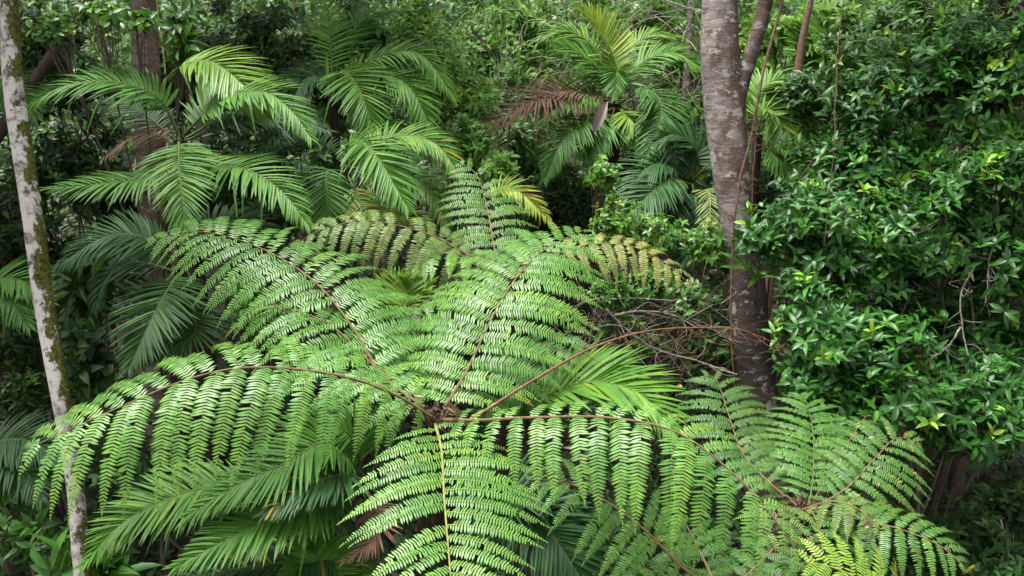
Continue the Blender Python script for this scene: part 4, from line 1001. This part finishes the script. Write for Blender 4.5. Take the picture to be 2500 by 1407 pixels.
# ------------------------------------------------------------------ vines, twigs, branches, loose leaves
def stick(name, label, cat, pts, r0, r1, mat, side=0, group=None, wob=0.01, sides=6, shoot=0.25):
    P = ats(pts)
    mb = MB()
    pos, L_ = spline(P, 60)
    pos = pos + np.cumsum(rng.normal(0, wob * 0.3, (60, 3)), axis=0) * np.linspace(0, 1, 60)[:, None] * np.linspace(1, 0, 60)[:, None] * 2
    mb.tube(pos, np.linspace(r0, r1, 60) * (1 + rng.normal(0, 0.08, 60)), sides)
    for i in range(side):
        k = rng.integers(8, 56)
        d = norm(rng.normal(0, 1, 3) + norm(pos[k] - pos[k - 4]) * 0.9)
        p0 = pos[k]
        L2 = shoot * rng.uniform(0.4, 1.3)
        pp, _ = spline([p0, p0 + d * L2 * 0.5 + rng.normal(0, 0.03, 3), p0 + d * L2 + rng.normal(0, 0.05, 3)], 9)
        mb.tube(pp, np.linspace(np.interp(k, [0, 59], [r0, r1]) * 0.5, 0.0015, 9), 4)
    ob = mb.build(name, [mat])
    return tag(ob, label, cat, group)

stick('vine', 'thin brown vine hanging straight down in front of the glossy shrubs', 'vine', [(2062, -30, 6.4), (2048, 120, 6.4), (2035, 320, 6.3), (2022, 480, 6.3), (2012, 600, 6.35)], 0.0045, 0.003, VINE, 10, shoot=0.08, wob=0.02)
stick('vine', 'rough twisted vine climbing along the right side of the grey trunk', 'vine', [(1915, -20, 7.4), (1880, 120, 7.35), (1860, 230, 7.3), (1840, 340, 7.3), (1815, 430, 7.28), (1798, 540, 7.25), (1790, 680, 7.25), (1790, 860, 7.2), (1800, 1000, 7.2)], 0.012, 0.008, VINE, 34, shoot=0.10, wob=0.02)
stick('vine', 'thin dark root hanging from the fork beside the grey trunk', 'vine', [(1848, 250, 7.35), (1846, 380, 7.3), (1840, 460, 7.3), (1834, 560, 7.3)], 0.008, 0.004, VINE, 16, shoot=0.08)
stick('vine', 'thin bare vine hanging left of centre in front of the dark bush', 'vine', [(552, -20, 8.2), (558, 60, 8.1), (560, 130, 8.1)], 0.005, 0.004, VINE)
stick('vine', 'yellow-green thin stem rising right of the broad brown trunk', 'vine', [(380, -20, 8.0), (392, 80, 7.8), (404, 180, 7.6)], 0.008, 0.008, RIBG)
stick('fallen_branch', 'dark and pale mottled branch lying among twigs left of the grey trunk foot', 'branch', [(1478, 755, 6.9), (1530, 800, 6.95), (1600, 845, 7.0), (1700, 875, 7.05), (1800, 915, 7.0)], 0.014, 0.007, TWIGP, 12, wob=0.02)
stick('fallen_branch', 'thin pale branch arching over the twig tangle', 'branch', [(1500, 770, 7.0), (1560, 762, 7.0), (1640, 775, 7.1), (1700, 800, 7.1)], 0.010, 0.005, TWIGP, 8)
for i, (pts, lab) in enumerate([
    ([(2380, 650, 6.6), (2345, 720, 6.5), (2345, 790, 6.5), (2360, 860, 6.45), (2385, 920, 6.4)], 'pale crooked twig hanging in the dark gap at the right'),
    ([(2345, 800, 6.5), (2310, 850, 6.4), (2260, 890, 6.35)], 'pale twig forking down left in the dark gap at the right'),
    ([(2440, 570, 6.5), (2410, 640, 6.5), (2405, 740, 6.5)], 'thin pale twig above the dark gap near the right edge'),
    ([(2440, 1260, 6.5), (2460, 1330, 6.4), (2480, 1420, 6.3)], 'bent bare twig at the bottom right corner'),
    ([(2230, 700, 7.3), (2190, 800, 7.2), (2170, 920, 7.1), (2160, 1010, 7.0)], 'slanting brown stem below the glossy shrubs')]):
    stick('bare_twig', lab, 'twig', pts, 0.008, 0.004, TWIGP, 10, 'bare twigs in the shade')
tw = MB()
for i in range(190):
    a0 = at(rng.uniform(1420, 1780), rng.uniform(720, 940), rng.uniform(6.8, 7.6))
    dv = norm(np.array([rng.normal(0, 1), rng.normal(0, 0.4), rng.normal(0.1, 0.6)]))
    L_ = rng.uniform(0.2, 0.7)
    pp, _ = spline([a0, a0 + dv * L_ * 0.5 + rng.normal(0, 0.05, 3), a0 + dv * L_ - Z * 0.08], 8)
    tw.tube(pp, np.linspace(rng.uniform(0.0015, 0.0045), 0.0012, 8), 4, int(i % 3 == 0))
stuff(tw, 'twig_tangle', [TWIG, TWIGP], 'brown tangle of fine twigs left of the grey trunk foot', 'twigs')

def loose_leaf(label, p, size, mat, v, tilt=(0.3, -0.6, 0.7), wdk=0.5):
    mb = MB()
    d = norm(rng.normal(0, 1, 3) * np.array([1, 0.4, 0.5]))
    mb.leaves(at(*p)[None], d[None], norm(np.array(tilt))[None], size, size * wdk * 0.7, 0.8, [(0, 0.2), (0.2, 0.75), (0.45, 1.0), (0.75, 0.75), (1, 0.1)], 3, 1.1, 0, v)
    mb.v[-1] = mb.v[-1] + rng.normal(0, size * 0.07, mb.v[-1].shape)
    tag(mb.build('fallen_leaf', [mat]), label, 'leaf', 'fallen leaves caught on plants')

loose_leaf('orange-brown dry leaf caught at the heart of the big fern', (1085, 992, 4.48), 0.14, DEAD, 0.66)
loose_leaf('curled dark brown dry leaf at the left rim of the big fern heart', (1035, 1003, 4.48), 0.12, DEAD, 0.15)
loose_leaf('buff dry leaf on the big fern just left above its heart', (1000, 965, 4.5), 0.06, DEAD, 0.9)
loose_leaf('small yellow leaf lying on the upper left frond of the big fern', (488, 562, 5.85), 0.07, FERNY, 0.88)
loose_leaf('small orange leaf on top of the rounded fern before the grey trunk', (1668, 945, 5.6), 0.055, FERNY, 0.9)
loose_leaf('pinkish dry leaf lying among the low ferns at lower right', (1935, 1350, 4.4), 0.08, DEAD, 0.8)
loose_leaf('tan dry leaf standing on the brownish frond at lower right', (2105, 1285, 4.5), 0.08, DEAD, 0.85)
loose_leaf('yellow-brown leaf near the bottom right corner', (2390, 1385, 5.8), 0.12, FERNY, 0.86)

# ------------------------------------------------------------------ ground, sky, light, camera
gx = np.concatenate([np.linspace(-300, -30, 10), np.linspace(-26, 26, 90), np.linspace(30, 300, 10)])
gy = np.concatenate([np.linspace(-300, -10, 10), np.linspace(-8, 44, 90), np.linspace(50, 600, 12)])
X, Y = np.meshgrid(gx, gy)
ZZ = gz(X, Y) + 0.05 * np.sin(X * 3.1) * np.sin(Y * 2.7)
q = []
nx = len(gx)
for j in range(len(gy) - 1):
    for i in range(nx - 1):
        q.append([j * nx + i, j * nx + i + 1, (j + 1) * nx + i + 1, (j + 1) * nx + i])
gm = MB()
gm.add(np.stack([X, Y, ZZ], -1).reshape(-1, 3), q)
SOIL = wood_mat('forest_soil', (0.012, 0.008, 0.006), (0.04, 0.027, 0.018), 3, 0.95, 1.0)
go = gm.build('ground', [SOIL])
go['kind'] = 'structure'

w = bpy.data.worlds.new('World'); sc.world = w
w.use_nodes = True
nt = w.node_tree; nt.nodes.clear()
SUN_EL, SUN_AZ = math.radians(72), math.radians(-70)
sky = nt.nodes.new('ShaderNodeTexSky'); sky.sky_type = 'NISHITA'; sky.sun_disc = False
sky.sun_elevation = SUN_EL; sky.sun_rotation = SUN_AZ
sky.dust_density = 4.0
hs = nt.nodes.new('ShaderNodeHueSaturation'); hs.inputs['Saturation'].default_value = 0.06
bg = nt.nodes.new('ShaderNodeBackground'); bg.inputs['Strength'].default_value = 0.055
ow = nt.nodes.new('ShaderNodeOutputWorld')
nt.links.new(sky.outputs[0], hs.inputs['Color']); nt.links.new(hs.outputs[0], bg.inputs['Color']); nt.links.new(bg.outputs[0], ow.inputs['Surface'])
sd = bpy.data.lights.new('sun', 'SUN'); sd.energy = 1.5; sd.angle = math.radians(25); sd.color = (1.0, 0.97, 0.92)
so = bpy.data.objects.new('sun', sd); COL.objects.link(so)
so.rotation_euler = (math.radians(90) - SUN_EL, 0, -SUN_AZ + math.pi) if False else (0, 0, 0)
sdir = np.array([math.sin(SUN_AZ) * math.cos(SUN_EL), math.cos(SUN_AZ) * math.cos(SUN_EL), math.sin(SUN_EL)])
import mathutils
so.rotation_euler = mathutils.Vector(sdir).to_track_quat('Z', 'Y').to_euler()

cd = bpy.data.cameras.new('camera'); co = bpy.data.objects.new('camera', cd); COL.objects.link(co)
cd.sensor_width = 36; cd.lens = 18 / TH; cd.clip_end = 2000; cd.clip_start = 0.05
co.location = CAM; co.rotation_euler = (math.pi / 2 - PITCH, 0, 0)
sc.camera = co
sc.view_settings.view_transform = 'Standard'; sc.view_settings.look = 'None'
sc.view_settings.exposure = 2.5; sc.view_settings.gamma = 1
sc.cycles.max_bounces = 5; sc.cycles.diffuse_bounces = 1; sc.cycles.glossy_bounces = 1; sc.cycles.transmission_bounces = 1; sc.cycles.transparent_max_bounces = 4
